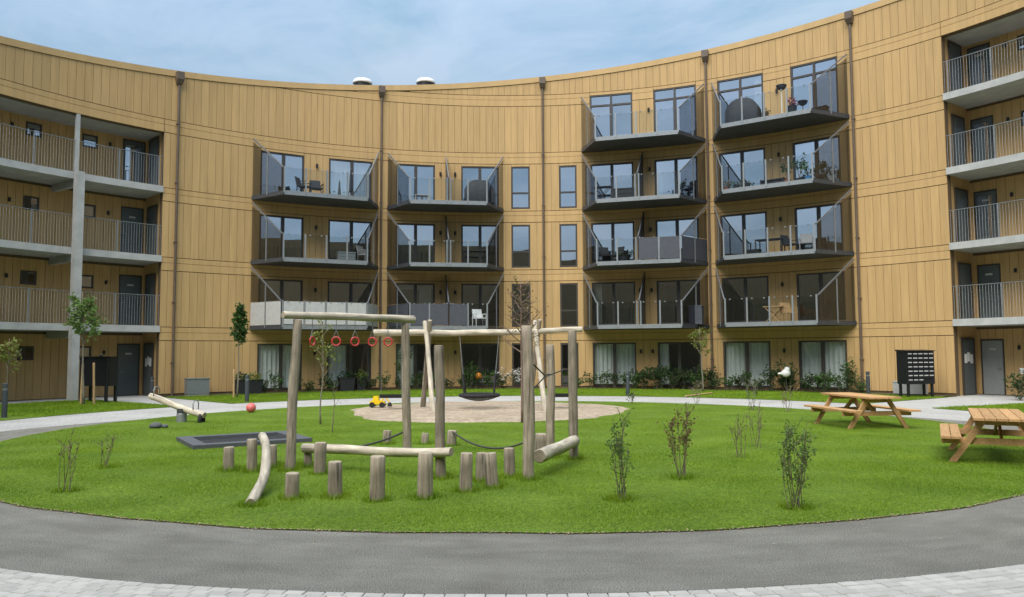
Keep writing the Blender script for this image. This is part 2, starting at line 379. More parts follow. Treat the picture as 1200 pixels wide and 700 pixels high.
mb = MB(); mb.add([(-600, -600, -.03), (600, -600, -.03), (600, 600, -.03), (-600, 600, -.03)], [(0, 1, 2, 3)])
tag(mb.build('ground', EARTH), kind='structure')
def wob(t): return .05 * sin(rad(t * 7)) + .035 * sin(rad(t * 17 + 40)) + .02 * sin(rad(t * 41 + 10))
def lawn_r(t):
    t = (t + 180) % 360 - 180
    return 10.62 + .18 * (1 - abs(abs(t) - 90) / 90) - .16 * max(0, (abs(t) - 120) / 60) + wob(t) * .6
def asph_r(t):            # outer rim of the asphalt strip: full width at the near side, running out towards the far side
    a = abs((t + 180) % 360 - 180)
    k = min(1, max(0, (a - 62) / 38)); k = k * k * (3 - 2 * k)
    return lawn_r(t) - .1 + k * (12.42 - lawn_r(t) + .1)
PATH_OUT = 14.35
ring('lawn', LAWNM, -180, 180, 0.0, lawn_r, .012, n=360)
ring('asphalt_path', ASPHALT, 50, 310, lambda t: lawn_r(t) - .12, asph_r, 0.0, n=300)
ring('lawn_edge', gmat('edge_earth', (.06, .045, .03), (.14, .115, .08), 7, 40, .5), -180, 180, lambda t: lawn_r(t) - .06, lambda t: lawn_r(t) + .012 + .025 * mnoise.noise((t * 1.3, 2, 0)), .004, n=900)
ring('paved_path', PAVE, -115, 115, lambda t: min(asph_r(t), 12.42) - .02, PATH_OUT, -.004, n=220)
ring('grass_verge', LAWNM, -44.9, 54.6, PATH_OUT - .02, 20.3, .006)
ring('grass_verge', LAWNM, -110, -52.0, PATH_OUT - .02, lambda t: 22.0 if t < -60 else 21.2, .006)
ring('grass_verge', LAWNM, 64.5, 110, PATH_OUT - .02, 21.2, .006)
ring('planting_bed', BED, -44.0, 53.6, 20.2, R + .02, .016)
ring('entrance_path', CONCD, -52.2, -44.7, PATH_OUT - .03, 21.35, -.008)
ring('entrance_path', CONCD, 54.4, 64.7, PATH_OUT - .03, 21.35, -.008)

# pavers near the camera: single stones in rows along the ring, the rest of the ring by the joined remainder
PAVER = mat('paver', (.42, .402, .37), .85, var=.08, scale=9, tint=.12, bump=.25, bscale=35)
JOINT = gmat('paver_joint', (.17, .165, .15), (.25, .24, .22), 3, 30, .3)
pav = ring('paver_path', JOINT, 115, 245, lambda t: 12.40, 21.2, -.012, n=90)
fwd_n = fwd
def project(p):
    d = Vector(p) - Vector((0, 0, EYE)); z = d.dot(fwd)
    if z < .05: return None
    return 600 + F_PX * d.dot(r2) / z, 350 - F_PX * d.dot(u2) / z
def paver_mesh(mb, th, r, a, b):
    # bevelled stone, a along the ring, b across
    da = math.degrees(a / 2 / r); e = .006; de = math.degrees(e / r)
    lo = [P(th - da, r - b / 2, -.03), P(th + da, r - b / 2, -.03), P(th + da, r + b / 2, -.03), P(th - da, r + b / 2, -.03)]
    dz = rnd.uniform(-.002, .002)
    mi_ = [P(th - da, r - b / 2, -.004 + dz), P(th + da, r - b / 2, -.004 + dz), P(th + da, r + b / 2, -.004 + dz), P(th - da, r + b / 2, -.004 + dz)]
    hi = [P(th - da + de, r - b / 2 + e, .001 + dz), P(th + da - de, r - b / 2 + e, .001 + dz), P(th + da - de, r + b / 2 - e, .001 + dz), P(th - da + de, r + b / 2 - e, .001 + dz)]
    mb.tint = rnd.random()
    mb.add(lo + mi_ + hi, [(0, 1, 5, 4), (1, 2, 6, 5), (2, 3, 7, 6), (3, 0, 4, 7), (4, 5, 9, 8), (5, 6, 10, 9), (6, 7, 11, 10), (7, 4, 8, 11), (8, 9, 10, 11)])
rest = MB(); cand = []
for row in range(20):
    r = 12.46 + row * .094
    step = math.degrees(.152 / r); off = (row % 2) * step / 2 + rnd.uniform(-.1, .1) * step
    nn = int(130 / step)
    for i in range(nn):
        th = 115 + off + i * step
        pj = project(P(th, r, 0)); vis = pj is not None and -25 < pj[0] < 1225 and pj[1] < 722
        if vis: cand.append((th, r))
        elif 150 < th < 210: paver_mesh(rest, th, r, .146, .088)
cand.sort(key=lambda q: q[1])
for th, r in cand[300:]: paver_mesh(rest, th, r, .146, .088)
for th, r in cand[:300]:
    q = MB(); paver_mesh(q, th, r, .146, .088); q.build('paver', PAVER, pav, rel=False)
if rest.v: tag(rest.build('paver', PAVER, pav, rel=False), kind='stuff')

# sand pit: low irregular sheet with a soft mound
sc = (-.8, 24.6); srx, sry = 4.35, 4.4
mb = MB(); n = 72
vs = [(sc[0], sc[1], .06)]; fs = []
for j, k in enumerate((.35, .65, .85, .95, 1.0)):
    for i in range(n):
        a = 2 * pi * i / n; q = k * (1 + .03 * sin(3 * a + 1) + .03 * sin(5 * a) + (.015 * sin(13 * a) + .012 * sin(23 * a + 1) if k > .9 else 0))
        zz = .05 * (1 - k) + .03 + .012 * mnoise.noise((k * 3 * cos(a), k * 3 * sin(a), 0))
        vs.append((sc[0] + srx * q * cos(a), sc[1] + sry * q * sin(a), zz if k < 1 else .0))
for i in range(n): fs.append((0, 1 + i, 1 + (i + 1) % n))
for j in range(4):
    for i in range(n):
        a = 1 + j * n + i; b = 1 + j * n + (i + 1) % n; fs.append((a, a + n, b + n, b))
mb.add(vs, fs); tag(mb.build('sand_pit', SAND, smooth=True), kind='structure')
def in_sand(x, y): return (x - sc[0]) ** 2 / srx ** 2 + (y - sc[1]) ** 2 / sry ** 2 < 1.0

# grass blades
def grass(name, pts, hmin, hmax, wid, m):
    n = len(pts); a = nprng.uniform(0, 2 * pi, n); h = nprng.uniform(hmin, hmax, n); lean = nprng.normal(0, .45, (n, 2)) * h[:, None]
    # patches of longer and shorter growth
    k = np.sin(pts[:, 0] * 1.7 + np.sin(pts[:, 1] * 1.1) * 2) * np.sin(pts[:, 1] * 2.1 + np.sin(pts[:, 0] * .9) * 2)
    h = h * (1 + .28 * k)
    dx, dy = np.cos(a) * wid / 2, np.sin(a) * wid / 2
    v = np.zeros((n, 3, 3), np.float32)
    v[:, 0, 0] = pts[:, 0] - dx; v[:, 0, 1] = pts[:, 1] - dy; v[:, 1, 0] = pts[:, 0] + dx; v[:, 1, 1] = pts[:, 1] + dy
    v[:, 2, 0] = pts[:, 0] + lean[:, 0]; v[:, 2, 1] = pts[:, 1] + lean[:, 1]; v[:, 2, 2] = h
    v[:, :2, 2] = .005
    me = bpy.data.meshes.new(name); me.vertices.add(n * 3); me.loops.add(n * 3); me.polygons.add(n)
    me.vertices.foreach_set('co', v.ravel()); me.loops.foreach_set('vertex_index', np.arange(n * 3, dtype=np.int32))
    me.polygons.foreach_set('loop_start', np.arange(0, n * 3, 3, dtype=np.int32))
    me.materials.append(m)
    at = me.attributes.new('tint', 'FLOAT', 'POINT')
    tv = np.repeat(nprng.uniform(0, 1, n).astype(np.float32), 3); at.data.foreach_set('value', tv)
    me.update(); me.validate()
    o = bpy.data.objects.new(name, me); COL.objects.link(o); return o
def grassmat():
    m = bpy.data.materials.new('grass_blade'); m.use_nodes = True; n = m.node_tree.nodes; l = m.node_tree.links
    b = n['Principled BSDF']; b.inputs['Roughness'].default_value = .55; b.inputs['Specular IOR Level'].default_value = .2
    g = n.new('ShaderNodeNewGeometry')
    def nz_(s):
        z = n.new('ShaderNodeTexNoise'); z.inputs['Scale'].default_value = s; z.inputs['Detail'].default_value = 4
        l.new(g.outputs['Position'], z.inputs['Vector']); r_ = n.new('ShaderNodeMapRange')
        r_.inputs['From Min'].default_value = .32; r_.inputs['From Max'].default_value = .68; l.new(z.outputs['Fac'], r_.inputs['Value']); return r_.outputs[0]
    mx = n.new('ShaderNodeMix'); mx.data_type = 'RGBA'; mx.inputs[6].default_value = (.155, .262, .010, 1); mx.inputs[7].default_value = (.25, .372, .018, 1)
    l.new(nz_(.55), mx.inputs[0])
    m3 = n.new('ShaderNodeMix'); m3.data_type = 'RGBA'; m3.inputs[7].default_value = (.32, .385, .05, 1)
    l.new(mx.outputs[2], m3.inputs[6]); mm = n.new('ShaderNodeMath'); mm.operation = 'MULTIPLY'; mm.inputs[1].default_value = .35
    l.new(nz_(2.7), mm.inputs[0]); l.new(mm.outputs[0], m3.inputs[0])
    m4 = n.new('ShaderNodeMix'); m4.data_type = 'RGBA'; m4.inputs[7].default_value = (.085, .20, .012, 1); l.new(m3.outputs[2], m4.inputs[6])
    mm4 = n.new('ShaderNodeMath'); mm4.operation = 'MULTIPLY'; mm4.inputs[1].default_value = .55; l.new(nz_(1.25), mm4.inputs[0]); l.new(mm4.outputs[0], m4.inputs[0]); m3 = m4
    at = n.new('ShaderNodeAttribute'); at.attribute_name = 'tint'; m2 = n.new('ShaderNodeMapRange')
    m2.inputs['To Min'].default_value = .8; m2.inputs['To Max'].default_value = 1.2; l.new(at.outputs['Fac'], m2.inputs['Value'])
    vm = n.new('ShaderNodeVectorMath'); vm.operation = 'SCALE'; l.new(m3.outputs[2], vm.inputs[0]); l.new(m2.outputs[0], vm.inputs['Scale'])
    l.new(vm.outputs[0], b.inputs['Base Color'])
    tr = n.new('ShaderNodeBsdfTranslucent'); l.new(vm.outputs[0], tr.inputs['Color']); ms = n.new('ShaderNodeMixShader'); ms.inputs[0].default_value = .35
    l.new(b.outputs[0], ms.inputs[1]); l.new(tr.outputs[0], ms.inputs[2]); l.new(ms.outputs[0], n['Material Output'].inputs['Surface'])
    return m
GRASS = grassmat()
def disc_pts(n, near_bias=True):
    r = 10.75 * np.sqrt(nprng.uniform(0, 1, n)); t = nprng.uniform(0, 360, n)
    x = CX + r * np.sin(np.radians(t)); y = CY + r * np.cos(np.radians(t))
    keep = np.array([rr < lawn_r(tt) - .01 + .05 * mnoise.noise((tt * 2.1, 0, 0)) for rr, tt in zip(r, t)])
    keep &= ((x - sc[0]) / srx) ** 2 + ((y - sc[1]) / sry) ** 2 > 1.0 + nprng.normal(0, .02, n)
    # the rubber field of the sunken trampoline
    u = (x + 5.49) * .85 + (y - 16.25) * .53; v = -(x + 5.49) * .53 + (y - 16.25) * .85
    keep &= ~((np.abs(u) < 1.08) & (np.abs(v) < .9))
    if near_bias: keep &= nprng.uniform(0, 1, n) < np.clip(1.25 - (y - 8) / 16, .28, 1)
    return np.stack([x, y], 1)[keep]
TIM = [(-3.43, 12.23), (-1.86, 14), (-1.02, 11.36), (.23, 11.22), (1.03, 13.31), (.64, 13.5), (-1.65, 9.69), (-1.08, 9.84), (-.61, 10.3), (-.44, 11.1), (-.26, 10.61), (-.04, 11.46), (-4.34, 12.22), (-3.95, 12.1), (-3.78, 12.51), (-2.74, 9.89), (-2.21, 9.93), (-3.24, 12.62), (-2.87, 11.87), (-2.48, 15.67), (-1.74, 15.63), (-1.2, 15.33), (.5, 13.62), (-3.08, 9.45), (3.2, 9.1), (1.29, 9.66), (2.38, 11.25), (-5.85, 10.48), (-6.4, 12.62)]
tuft = np.concatenate([np.array(c)[None, :] + (lambda a, r: np.stack([np.cos(a) * r, np.sin(a) * r], 1))(nprng.uniform(0, 2 * pi, 420), .08 + np.abs(nprng.normal(0, .07, 420))) for c in TIM])
tag(grass('grass', tuft, .04, .12, .009, GRASS), 'longer unmown grass around the feet of the play timbers', 'grass', kind='stuff')
tag(grass('grass', disc_pts(1500000), .014, .036, .008, GRASS), 'bright green mown grass of the round courtyard lawn', 'grass', kind='stuff')
def ring_pts(n, a, b, ra, rb):
    t = nprng.uniform(a, b, n); r = np.sqrt(nprng.uniform(ra * ra, rb * rb, n))
    return np.stack([CX + r * np.sin(np.radians(t)), CY + r * np.cos(np.radians(t))], 1)
vp = np.concatenate([ring_pts(90000, -44.9, 54.6, PATH_OUT, 20.5), ring_pts(32000, -72, -52.0, PATH_OUT, 21.3), ring_pts(16000, 64.5, 76, PATH_OUT, 21.2)])
tag(grass('grass', vp, .03, .075, .014, GRASS), 'green grass verge strip between the pale path and the facade', 'grass', kind='stuff')

# ------------------------------------------------------------------ apartment building
BLD = thing('apartment_building', 'curved ochre timber-clad apartment building with glass balconies around the courtyard', 'building', (CX, CY, 0))
def bpart(mb, name, m, parent=None, smooth=False): return mb.build(name, m, parent or BLD, smooth)
PIPES = [-43.3, -17.75, 4.32, 26.4, 44.3]
GL, GR = -44.8, 54.15             # gallery edges
GLZ, GRZ = 11.37, 14.37           # heads of the gallery openings
DOORS = [('A', -33.3, -27.8), ('A', -24.6, -18.9), ('B', -15.65, -10.5), ('B', -6.9, -1.8), ('C', 10.8, 16.55), ('C', 19.4, 25.0), ('D', 27.8, 33.6), ('D', 37.0, 42.6)]
WINS = [(-.06, 2.47), (6.49, 8.87)]
OPEN = []
for k in range(5):
    for b, a0, a1 in DOORS:
        if k == 4 and b in 'AB': continue
        OPEN.append((a0, a1, 3 * k + (.12 if k else .12), 3 * k + (2.8 if k == 4 else 2.25), 'door', k, b))
    if k < 4:
        for a0, a1 in WINS: OPEN.append((a0, a1, 3 * k + .06 + (.06 if k == 0 else 0), 3 * k + 2.25, 'win', k, ''))
VOID = [(o[0], o[1], o[2], o[3]) for o in OPEN] + [(-75, GL, 0, GLZ), (GR, 80, 0, GRZ)]
def minus(z0, z1, a, b):
    """vertical intervals of z0..z1 over the angle span a..b that no opening takes"""
    iv = [(z0, z1)]; mid = (a + b) / 2
    for o in VOID:
        if o[0] - 1e-6 <= mid <= o[1] + 1e-6:
            nw = []
            for p, q in iv:
                if o[3] <= p or o[2] >= q: nw.append((p, q)); continue
                if o[2] > p: nw.append((p, o[2]))
                if o[3] < q: nw.append((o[3], q))
            iv = nw
    return [(p, q) for p, q in iv if q - p > .03]
BR = sorted(set([-75, 80] + [o[0] for o in VOID] + [o[1] for o in VOID] + PIPES))
BR = [b for i, b in enumerate(BR)]
# the dark backing wall behind the boards
core = MB()
for a, b in zip(BR[:-1], BR[1:]):
    for p, q in minus(-.3, 99, a, b):
        core.cbox(a, b, R + .034, R + .30, p, (lambda t: roof_z(t) - .06) if q > 90 else q)
bpart(core, 'wall', BACKING)
# the rest of the ring, seen only in the window panes
mb = MB(); mb.cbox(80, 285, R, R + .3, -.3, lambda t: roof_z(t), n=110); bpart(mb, 'wall', WOODPLAIN)
mb = MB(); mb.cbox(0, 360, R + 9.6, R + 9.9, -.3, lambda t: roof_z(t) - .4, n=180); bpart(mb, 'wall', WOODPLAIN)
mb = MB(); mb.cbox(0, 360, R + .28, R + 9.7, lambda t: roof_z(t) - .5, lambda t: roof_z(t) - .22, n=180)
bpart(mb, 'roof', DARKSTEEL)
mb = MB(); mb.cbox(-75, 80, R - .035, R + .32, lambda t: roof_z(t) - .27, roof_z, n=120); mb.tint = .6
CAPM = mat('parapet_board', (.49, .325, .148), .6, var=.08, scale=2, spec=.3)
bpart(mb, 'parapet', CAPM)

boards = []                                        # (screen size, mesh)
def scr(a, b, z0, z1, r=R):
    p, q = project(P(a, r, z0)), project(P(b, r, z1))
    if not p or not q: return 0
    x0, x1 = sorted((p[0], q[0])); y0, y1 = sorted((p[1], q[1]))
    w_ = min(x1, 1200) - max(x0, 0); h_ = min(y1, 700) - max(y0, 0)
    return max(0, w_) * max(0, h_)
GAP = .012
def add_board(a, b, z0, z1, ra=R, dep=.03):
    g = math.degrees(GAP / 2 / ra)
    m_ = MB(); m_.tint = rnd.random()
    m_.cbox(a + g, b - g, ra + rnd.uniform(0, .004), ra + dep, z0, z1, n=1)
    zz0 = z0 if not callable(z0) else z0(a); zz1 = z1 if not callable(z1) else z1(a)
    boards.append((scr(a, b, zz0, zz1, ra), m_))
def split(a, b, w_=.888):
    n = max(1, round((b - a) / w_)); return [(a + (b - a) * i / n, a + (b - a) * (i + 1) / n) for i in range(n)]
cap = lambda t: roof_z(t) - .285
ZONES = [(.1, 2.37)] + [(3 * k - .05, 3 * k + 2.37) for k in range(1, 5)] + [(14.95, 99)]
MIN = min(PIPES)
for a, b in zip(BR[:-1], BR[1:]):
    if b < -66 : continue
    if a > 66: continue
    for z0, z1 in ZONES:
        for p, q in minus(z0 + .014, z1 - .014, a, b):
            hid = q - p < .2
            for c, d in ([(a, b)] if hid else split(max(a, -66), min(b, 66))):
                top = cap((c + d) / 2)
                if p > top - .05: continue
                if q > top - .02:
                    add_board(c, d, p, cap)
                else: add_board(c, d, p, q)
# horizontal band boards at every floor, in lengths between the downpipes
for k in range(1, 6):
    for z0, z1 in ((3 * k - .615, 3 * k - .295), (3 * k - .28, 3 * k - .065)):
        br = sorted(set([-66] + PIPES + [66, GL, GR] + ([o[0] for o in OPEN if o[3] > z0 and o[2] < z1] + [o[1] for o in OPEN if o[3] > z0 and o[2] < z1])))
        for a, b in zip(br[:-1], br[1:]):
            for p, q in minus(z0, z1, a, b):
                n = max(1, int((b - a) / 1.2)); seg = []
                if min(cap(a), cap(b)) < q:
                    m_ = MB(); m_.tint = rnd.uniform(.55, 1)
                    # run only where the roof leaves room
                    ts = [a + (b - a) * i / (4 * n) for i in range(4 * n + 1) if cap(a + (b - a) * i / (4 * n)) > p + .03]
                    if len(ts) < 2: continue
                    m_.cbox(ts[0], ts[-1], R, R + .03, p, lambda t: min(q, cap(t)), n=len(ts))
                else:
                    m_ = MB(); m_.tint = rnd.uniform(.55, 1); m_.cbox(a + .03, b - .03, R - .004, R + .03, p, q, n=n)
                boards.append((scr(a, b, p, q), m_))

# ---- galleries
RB = R + 1.9
def gal_boards(a, b, floors, opens):
    for k in floors:
        br = sorted(set([a, b] + [o[0] for o in opens] + [o[1] for o in opens]))
        for c, d in zip(br[:-1], br[1:]):
            iv = [(3 * k + .03, 3 * k + 2.62)]
            for o in opens:
                if o[0] - 1e-6 <= (c + d) / 2 <= o[1] + 1e-6:
                    nw = []
                    for p, q in iv:
                        z0, z1 = 3 * k + o[2], 3 * k + o[3]
                        if z0 > p: nw.append((p, min(q, z0)))
                        if z1 < q: nw.append((max(p, z1), q))
                    iv = nw
            for p, q in iv:
                if q - p < .05: continue
                for e, f in split(c, d, .80): add_board(e, f, p, q, RB)
OPL = [(-57.0, -55.5, 1.58, 2.14), (-51.55, -50.0, 1.58, 2.14), (-47.4, -45.05, .03, 2.26)]
OPL += [(-63.0, -60.6, .03, 2.26)]
OPR = [(54.5, 56.65, .03, 2.22), (59.2, 60.8, 1.5, 2.1), (66.0, 68.2, .03, 2.22)]
gal_boards(-66, -44.2, range(4), OPL)
gal_boards(53.5, 66, range(5), OPR)
boards.sort(key=lambda q: -q[0])
for i, (a, m_) in enumerate(boards[:300]): bpart(m_, 'cladding_board', WOOD)
J = MB()
for a, m_ in boards[300:]:
    b0 = len(J.v); J.v += m_.v; J.t += m_.t; J.m += m_.m; J.f += [tuple(i + b0 for i in f) for f in m_.f]
tag(bpart(J, 'cladding_board', WOOD), kind='stuff')

for (a, b, top, nf, sgn) in ((-75, GL, GLZ, 4, -1), (GR, 80, GRZ, 5, 1)):
    edge = GL if sgn < 0 else GR
    # back wall backing with holes left closed by doors and windows
    mb = MB(); mb.cbox(a - (0 if sgn < 0 else .0), b + 0, RB + .034, RB + .3, -.2, top + .2); bpart(mb, 'wall', BACKING)
    # return wall at the end of the gallery
    e0, e1 = (edge, edge + .9) if sgn < 0 else (edge - .9, edge)
    mb = MB(); mb.cbox(e0 + .02, e1 - .02, R + .31, RB + .25, -.2, top + .1, n=1); bpart(mb, 'wall', WOOD)
    # ceiling of the top gallery and the floor under it
    mb = MB(); mb.cbox(a, b, R + .31, RB + .02, top - .02, top + .18); bpart(mb, 'gallery_ceiling', CONCD)
    mb = MB(); mb.cbox(a, b, R + .02, RB + .02, -.2, .004); tag(bpart(mb, 'gallery_floor', CONCD))
    for k in range(1, nf):
        z = 3 * k
        mb = MB(); mb.cbox(a + .02 if sgn < 0 else a, b, R - .06, RB + .03, z - .27, z, mi=0)
        # movement joints in the slab edge show as small notches
        sl = bpart(mb, 'gallery_slab', CONC)
        mb = MB()
        n = int((b - a) / .29)
        for i in range(n):
            t = a + (b - a) * (i + .5) / n
            if abs(t) > 68: continue
            mb.tube([P(t, R + .03, z + .02), P(t, R + .03, z + 1.28)], .0045, n=4, cap=False)
        rail = bpart(mb, 'railing', RAILM)
        mb = MB(); mb.cbox(max(a, -69) + .05, min(b, 69) - .05, R + .012, R + .048, z + 1.28, z + 1.30); bpart(mb, 'top_rail', STEEL, rail)
        for i in range(int(abs(b - a) / 4.4) + 1):
            t = (edge + sgn * .5) + sgn * i * 4.4
            if abs(t) > 69: continue
            mb = MB(); mb.cbox(t - .05, t + .05, R + .01, R + .05, z, z + 1.28, n=1)
            bpart(mb, 'rail_post', STEEL, rail)
    for k in range(nf):
        z = 3 * k
        for o in (OPL if sgn < 0 else OPR):
            if abs(o[0]) > 66: continue
            if o[2] > 1:
                f = MB(); w_ = .17
                f.cbox(o[0], o[1], RB - .01, RB + .05, z + o[2], z + o[2] + .07, n=1); f.cbox(o[0], o[1], RB - .01, RB + .05, z + o[3] - .07, z + o[3], n=1)
                f.cbox(o[0], o[0] + w_, RB - .008, RB + .05, z + o[2] + .07, z + o[3] - .07, n=1); f.cbox(o[1] - w_, o[1], RB - .008, RB + .05, z + o[2] + .07, z + o[3] - .07, n=1)
                wo = bpart(f, 'window', FRAME)
                q = MB(); q.cbox(o[0] + w_, o[1] - w_, RB + .02, RB + .032, z + o[2] + .07, z + o[3] - .07, n=1)
                bpart(q, 'pane', glass('small_pane', (.35, .38, .4), .45, .6) if 'small_pane' not in bpy.data.materials else bpy.data.materials['small_pane'], wo)
            else:
                pale = sgn > 0 and k == 0
                d_ = MB(); d_.cbox(o[0] + .12, o[1] - .12, RB + .005, RB + .03, z + .03, z + o[3] - .06, n=1)
                do = bpart(d_, 'door', DOORP if pale else DOORG)
                f = MB(); f.cbox(o[0], o[0] + .12, RB - .02, RB + .032, z + .03, z + o[3], n=1); f.cbox(o[1] - .12, o[1], RB - .02, RB + .032, z + .03, z + o[3], n=1)
                f.cbox(o[0] + .12, o[1] - .12, RB - .02, RB + .032, z + o[3] - .06, z + o[3], n=1); bpart(f, 'frame', FRAME, do)
                h = MB(); t = o[0] + .3 if sgn < 0 else o[1] - .3; h.tube([P(t, RB + .006, z + 1.05), P(t, RB - .05, z + 1.05), P(t + .35 * (1 if sgn < 0 else -1), RB - .05, z + 1.05)], .012, n=6); bpart(h, 'handle', STEEL, do)
                h = MB(); t = (o[0] + o[1]) / 2; h.cbox(t - .33, t + .33, RB - .004, RB + .004, z + 1.78, z + 1.86, n=1); bpart(h, 'number_plate', SCREEN_L, do)
                if k == nf - 1 or (sgn > 0 and k in (2, 3)):
                    h = MB(); h.cbox(o[0] + .3, o[1] - .5, RB - .002, RB + .004, z + .35, z + 2.0, n=1); bpart(h, 'pane', PANE, do)
        # lamps on the back wall
        for t in ((-58.3, -48.75) if sgn < 0 else (58.05,)):
            h = MB(); c = P(t, RB - .045, z + 1.80); h.lathe(c, [(.045, 0), (.05, .01), (.05, .15), (.04, .16)], 10); bpart(h, 'wall_lamp', BLACKM)
        # door in the return wall
        et = edge + .002 * 0
        dd = math.degrees(.012 / R) * (-sgn)
        d_ = MB(); th0 = edge + sgn * .03
        lo, hi = sorted((edge + sgn * .012, edge + sgn * .12))
        d_.cbox(lo, hi, R + .62, R + 1.50, z + .03, z + 2.2, n=1); do = bpart(d_, 'door', DOORG)
        f = MB()
        lo2, hi2 = sorted((edge + sgn * .012, edge + sgn * .16))
        f.cbox(lo2, hi2, R + .54, R + .62, z + .03, z + 2.28, n=1); f.cbox(lo2, hi2, R + 1.50, R + 1.58, z + .03, z + 2.28, n=1); f.cbox(lo2, hi2, R + .62, R + 1.5, z + 2.2, z + 2.28, n=1)
        bpart(f, 'frame', FRAME, do)
        if k == 0:
            lo3, hi3 = sorted((edge + sgn * .125, edge + sgn * .14))
            for j, (rr, zz) in enumerate(((.70, 1.28), (.94, 1.34), (1.18, 1.26))):
                f = MB(); f.cbox(lo3, hi3, R + rr, R + rr + .21, zz, zz + .36, n=1); bpart(f, 'paper_notice', WHITE, do)
# concrete column in front of the gallery slabs
mb = MB(); mb.cbox(-54.55, -53.75, R - .37, R - .07, -.1, 9.0, n=2); bpart(mb, 'column', CONC)
mb = MB(); mb.cbox(-54.35, -53.95, R - .0, R + .13, 9.0, GLZ, n=1); bpart(mb, 'column', CONC)
mb = MB(); mb.cbox(57.0 + 12, 58.0 + 12, R - .44, R - .07, -.1, 12.0, n=2); bpart(mb, 'column', CONC)
for k in (1, 2, 3):
    mb = MB(); mb.cbox(-54.4, -53.9, R - .05, RB, 3 * k - .55, 3 * k - .272, n=1); bpart(mb, 'beam', CONC)

# ---- windows and balcony doors
def curtain_mesh(a, b, r, z0, z1):
    mb = MB(); n = max(8, int((b - a) * 9)); vs = []; fs = []
    for i in range(n + 1):
        t = a + (b - a) * i / n; rr = r + .035 * sin(i * 1.25 + rnd.uniform(-.3, .3))
        vs += [P(t, rr, z0), P(t + rnd.uniform(-.03, .03), rr, z1)]
    for i in range(n): k = 2 * i; fs.append((k, k + 2, k + 3, k + 1))
    mb.add(vs, fs); return mb
CUR = {(0, -33.3): (0, .95), (0, -24.6): (0, .45), (0, -15.65): (.0, .5), (0, 10.8): (0, 1), (0, 27.8): (0, 1), (0, 37.0): (0, 1), (0, 19.4): (0, .22),
       (3, -24.6): (0, 1), (1, -15.65): (.62, .95), (1, 10.8): (.0, .2), (2, -15.65): (0, .4), (4, 27.8): (.8, 1), (3, 19.4): (0, .15)}
for (a, b, z0, z1, kind, k, bay) in OPEN:
    f = MB(); fw = .21; r0, r1 = R + .012, R + .12
    f.cbox(a, b, r0, r1, z0, z0 + .09, n=2); f.cbox(a, b, r0, r1, z1 - .075, z1, n=2)
    f.cbox(a, a + fw, r0 + .002, r1 - .002, z0 + .09, z1 - .075, n=1); f.cbox(b - fw, b, r0 + .002, r1 - .002, z0 + .09, z1 - .075, n=1)
    panes = []
    if kind == 'door':
        zt = z1 - .075
        if k == 4:
            zt = 3 * k + 2.2; f.cbox(a + fw, b - fw, r0 + .004, r1 - .004, zt, zt + .09, n=2)
        c = a + (b - a) * (.5 if bay != 'A' else .53)
        if k == 1 and bay == 'D': c = (a + b) / 2
        f.cbox(c - .2, c + .2, r0 + .003, r1 - .003, z0 + .09, zt, n=1)
        panes = [(a + fw, c - .2, z0 + .09, zt), (c + .2, b - fw, z0 + .09, zt)]
        if k == 4:
            f.cbox(c - .12, c + .12, r0 + .003, r1 - .003, zt + .09, z1 - .075, n=1)
            panes += [(a + fw, c - .12, zt + .09, z1 - .075), (c + .12, b - fw, zt + .09, z1 - .075)]
    else:
        zt = z0 + .78; f.cbox(a + fw, b - fw, r0 + .004, r1 - .004, zt, zt + .08, n=1)
        panes = [(a + fw, b - fw, z0 + .09, zt), (a + fw, b - fw, zt + .08, z1 - .075)]
    wo = bpart(f, 'balcony_door' if kind == 'door' else 'window', FRAME)
    for p_ in panes:
        q = MB(); jit = rnd.uniform(-.004, .004)
        q.add([P(p_[0], R + .07 + jit, p_[2]), P(p_[1], R + .07 - jit, p_[2]), P(p_[1], R + .07 - jit, p_[3]), P(p_[0], R + .07 + jit, p_[3])], [(0, 1, 2, 3)])
        bpart(q, 'pane', PANE if k else PANEG, wo)
    # the room behind
    q = MB(); g0, g1 = a - .02, b + .02
    A_, B_, C_, D_ = P(g0, R + .302, 0), P(g1, R + .302, 0), P(g1, R + 3.2, 0), P(g0, R + 3.2, 0)
    def zz(p, z): return (p[0], p[1], z)
    zl, zh = z0 - .01, z1 + .01
    q.add([zz(A_, zl), zz(B_, zl), zz(C_, zl), zz(D_, zl), zz(A_, zh), zz(B_, zh), zz(C_, zh), zz(D_, zh)], [(0, 1, 2, 3), (4, 5, 6, 7), (1, 2, 6, 5), (2, 3, 7, 6), (3, 0, 4, 7)])
    bpart(q, 'room', ROOM, wo)
    cu = CUR.get((k, a))
    if cu:
        q = curtain_mesh(a + .2 + (b - a - .4) * cu[0], a + .2 + (b - a - .4) * cu[1], R + .22, z0 + .06, z1 - .03); bpart(q, 'curtain', CURTAIN, wo)
    if k == 1 and a == -15.65:      # roller blinds pulled a little way down
        for p_ in panes:
            q = MB(); q.cbox(p_[0], p_[1], R + .2, R + .21, p_[3] - .22, p_[3], n=1); bpart(q, 'blind', CURTAIN, wo)
# wall lamps between the doors
for k in range(5):
    for bay, t in (('A', -26.2), ('B', -9.75), ('B', -7.75), ('C', 17.2), ('C', 18.75), ('D', 35.3)):
        if k == 4 and bay in 'AB': continue
        if k == 4 and t == 17.2: continue
        h = MB(); h.lathe(P(t, R - .055, 3 * k + 1.72), [(.05, 0), (.055, .01), (.055, .17), (.045, .18)], 10); bpart(h, 'wall_lamp', BLACKM)
